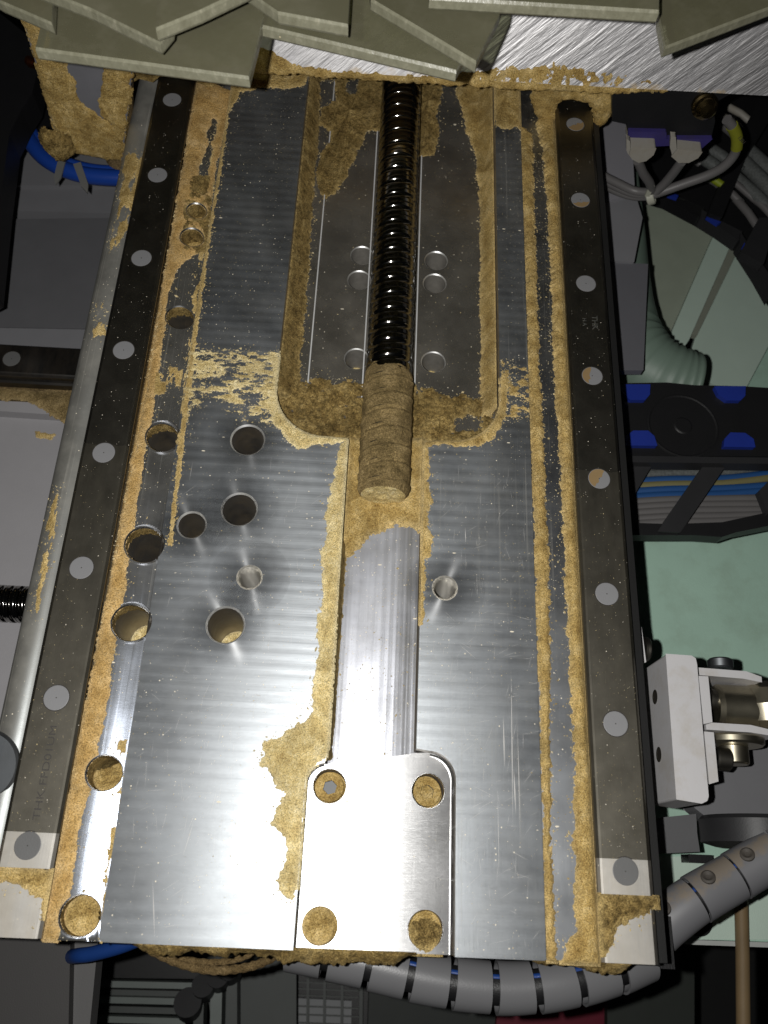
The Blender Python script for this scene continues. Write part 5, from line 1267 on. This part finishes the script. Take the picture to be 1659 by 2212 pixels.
# ------------------------------------------------------------------ below the front edge
slab2 = lambda poly, z, th, name, mat, label, cat, bevel=1: tag(slab(poly, z, th, name, mat, None, bevel), label, cat)
slab2([(-120, 1990), (152, 2030), (146, 2300), (-120, 2300)], -150, 20, 'machine_door', mat_paint('door_grey', (.06, .057, .056), .6, .1), 'dark grey machine door at the lower left corner', 'door')
slab2([(157, 2030), (212, 2030), (186, 2300), (148, 2300)], -158, 14, 'door_post', mat_paint('post_grey', (.12, .117, .117), .6, .08), 'pale grey slanting post beside the dark door', 'post')
g = MB(); g.tube(spline([P(156, 2066, -120), P(170, 2064, -110), P(200, 2060, -105), P(260, 2044, -100), P(320, 2020, -98)]), 3.6, 14)
tag(g.build('blue_hose', M['blue_dim'], None), 'short blue hose end above the grey post', 'hose')
def wire(ctrl, r, label):
    g = MB(); p = spline([P(u, v, -75) for u, v in ctrl], 10); g.tube(p, [r*(1+.12*math.sin(i*1.7)) for i in range(len(p))], 12)
    tag(g.build('dusty_hose', mat_dust('dust_on_hose', (.08, .05, .02), (.17, .115, .05), (.28, .20, .1)), None), label, 'hose', 'dusty hoses under the front edge')
wire([(290, 2030), (340, 2060), (400, 2085), (460, 2096), (520, 2092), (570, 2078), (620, 2050)], 2.0, 'lower dusty hose sagging under the front edge')
wire([(310, 2025), (360, 2058), (420, 2076), (480, 2078), (530, 2066), (570, 2040)], 1.5, 'upper dusty hose sagging under the front edge')
tag(slab([(-1500, -800), (3000, -800), (3000, 3600), (-1500, 3600)], -900, 10, 'workshop_floor', mat_paint('floor_dark', (.035, .036, .036), .7, .2), None), kind='structure')
# far aluminium profiles stack
fs = thing('profile_stack', 'blurred stack of green grey steel bars with bolts, far below the plate', 'steel bars', P(330, 2170, -420))
M['bar'] = mat_paint('bar_steel', (.22, .25, .235), .4, .2); M['bar_d'] = mat_paint('bar_steel_dark', (.09, .10, .095), .5, .2)
slab([(190, 2000), (460, 2000), (470, 2115), (190, 2112)], -470, 8, 'shade_sheet', M['black'], fs)  # black sheet painted in for the shade behind the bars
for i, (v, ue) in enumerate(((2118, 470), (2136, 430), (2152, 440), (2172, 415), (2194, 400), (2215, 390))):
    slab([(190, v), (ue, v+6), (ue, v+20), (190, v+14)], -420+(-6 if i % 2 else 4), 12, 'steel_bar', M['bar'] if i % 2 == 0 else M['bar_d'], fs, 2)
for u, v, r_ in ((438, 2128, 9), (470, 2108, 9), (495, 2092, 9), (405, 2165, 11)):
    g = MB(); c0 = np.array(P(u, v, -400)); g.lathe([(.01, 0), (r_, 0), (r_, -16), (r_*.5, -18)], c0, (0, .4, 1), n=20); g.build('bolt', M['black_mid'], fs)
for a in ([(420, 2170), (440, 2170), (436, 2300), (412, 2300)], [(455, 2130), (480, 2130), (476, 2300), (452, 2300)], [(490, 2110), (512, 2110), (512, 2300), (486, 2300)]):
    slab(a, -410, 20, 'upright', M['bar_d'] if a[0][0] != 455 else M['bar'], fs, 2)
slab2([(430, 1990), (640, 1990), (640, 2320), (470, 2320)], -450, 8, 'cabinet_side', mat_paint('cabinet_green_grey', (.115, .125, .12), .6, .1), 'flat green grey cabinet side under the plate centre', 'cabinet')
# grille cabinet
gc = thing('grille_cabinet', 'dark cabinet with two pale grilles far below the front edge', 'cabinet', P(700, 2150, -520))
slab([(618, 1990), (800, 1990), (790, 2320), (610, 2320)], -530, 8, 'cabinet_back', M['black'], gc)
for poly in ([(642, 2050), (770, 2060), (768, 2103), (642, 2098)], [(640, 2156), (760, 2162), (756, 2300), (636, 2300)]):
    slab(poly, -522, 5, 'pale_panel', mat_paint('pale_panel_paint', (.40, .37, .32) if poly[0][1] < 2100 else (.34, .35, .36), .6, .1), gc)
for u in (664, 700, 738): slab([(u, 2020), (u+6, 2020), (u+2, 2300), (u-4, 2300)], -512, 3, 'grille_bar', M['bar_d'], gc)
for v in (2066, 2078, 2090, 2120, 2134, 2148, 2172, 2190, 2208): slab([(640, v), (775, v+5), (775, v+8), (640, v+3)], -515, 2, 'grille_bar', M['bar_d'], gc)
for u in (622, 634, 778): slab([(u, 1990), (u+8, 1990), (u+4, 2320), (u-4, 2320)], -505, 12, 'cabinet_post', M['bar_d'], gc, 1)
slab2([(800, 1990), (1200, 1990), (1200, 2320), (790, 2320)], -560, 8, 'back_wall_panel', mat_paint('panel_green_black', (.055, .062, .058), .6, .2), 'dark green panel behind the conduit loop', 'panel')
slab2([(1080, 2138), (1310, 2120), (1310, 2320), (1060, 2320)], -540, 8, 'crimson_panel', mat_paint('crimson_paint', (.22, .010, .035), .5, .1), 'crimson panel below the conduit at the bottom', 'panel')
slab2([(1312, 2060), (1500, 2060), (1500, 2320), (1312, 2320)], -500, 10, 'dark_green_panel', mat_paint('dark_green_paint', (.05, .058, .05), .6, .15), 'dark green grey panel right of the crimson panel', 'panel')
print('all tris', NTRI)
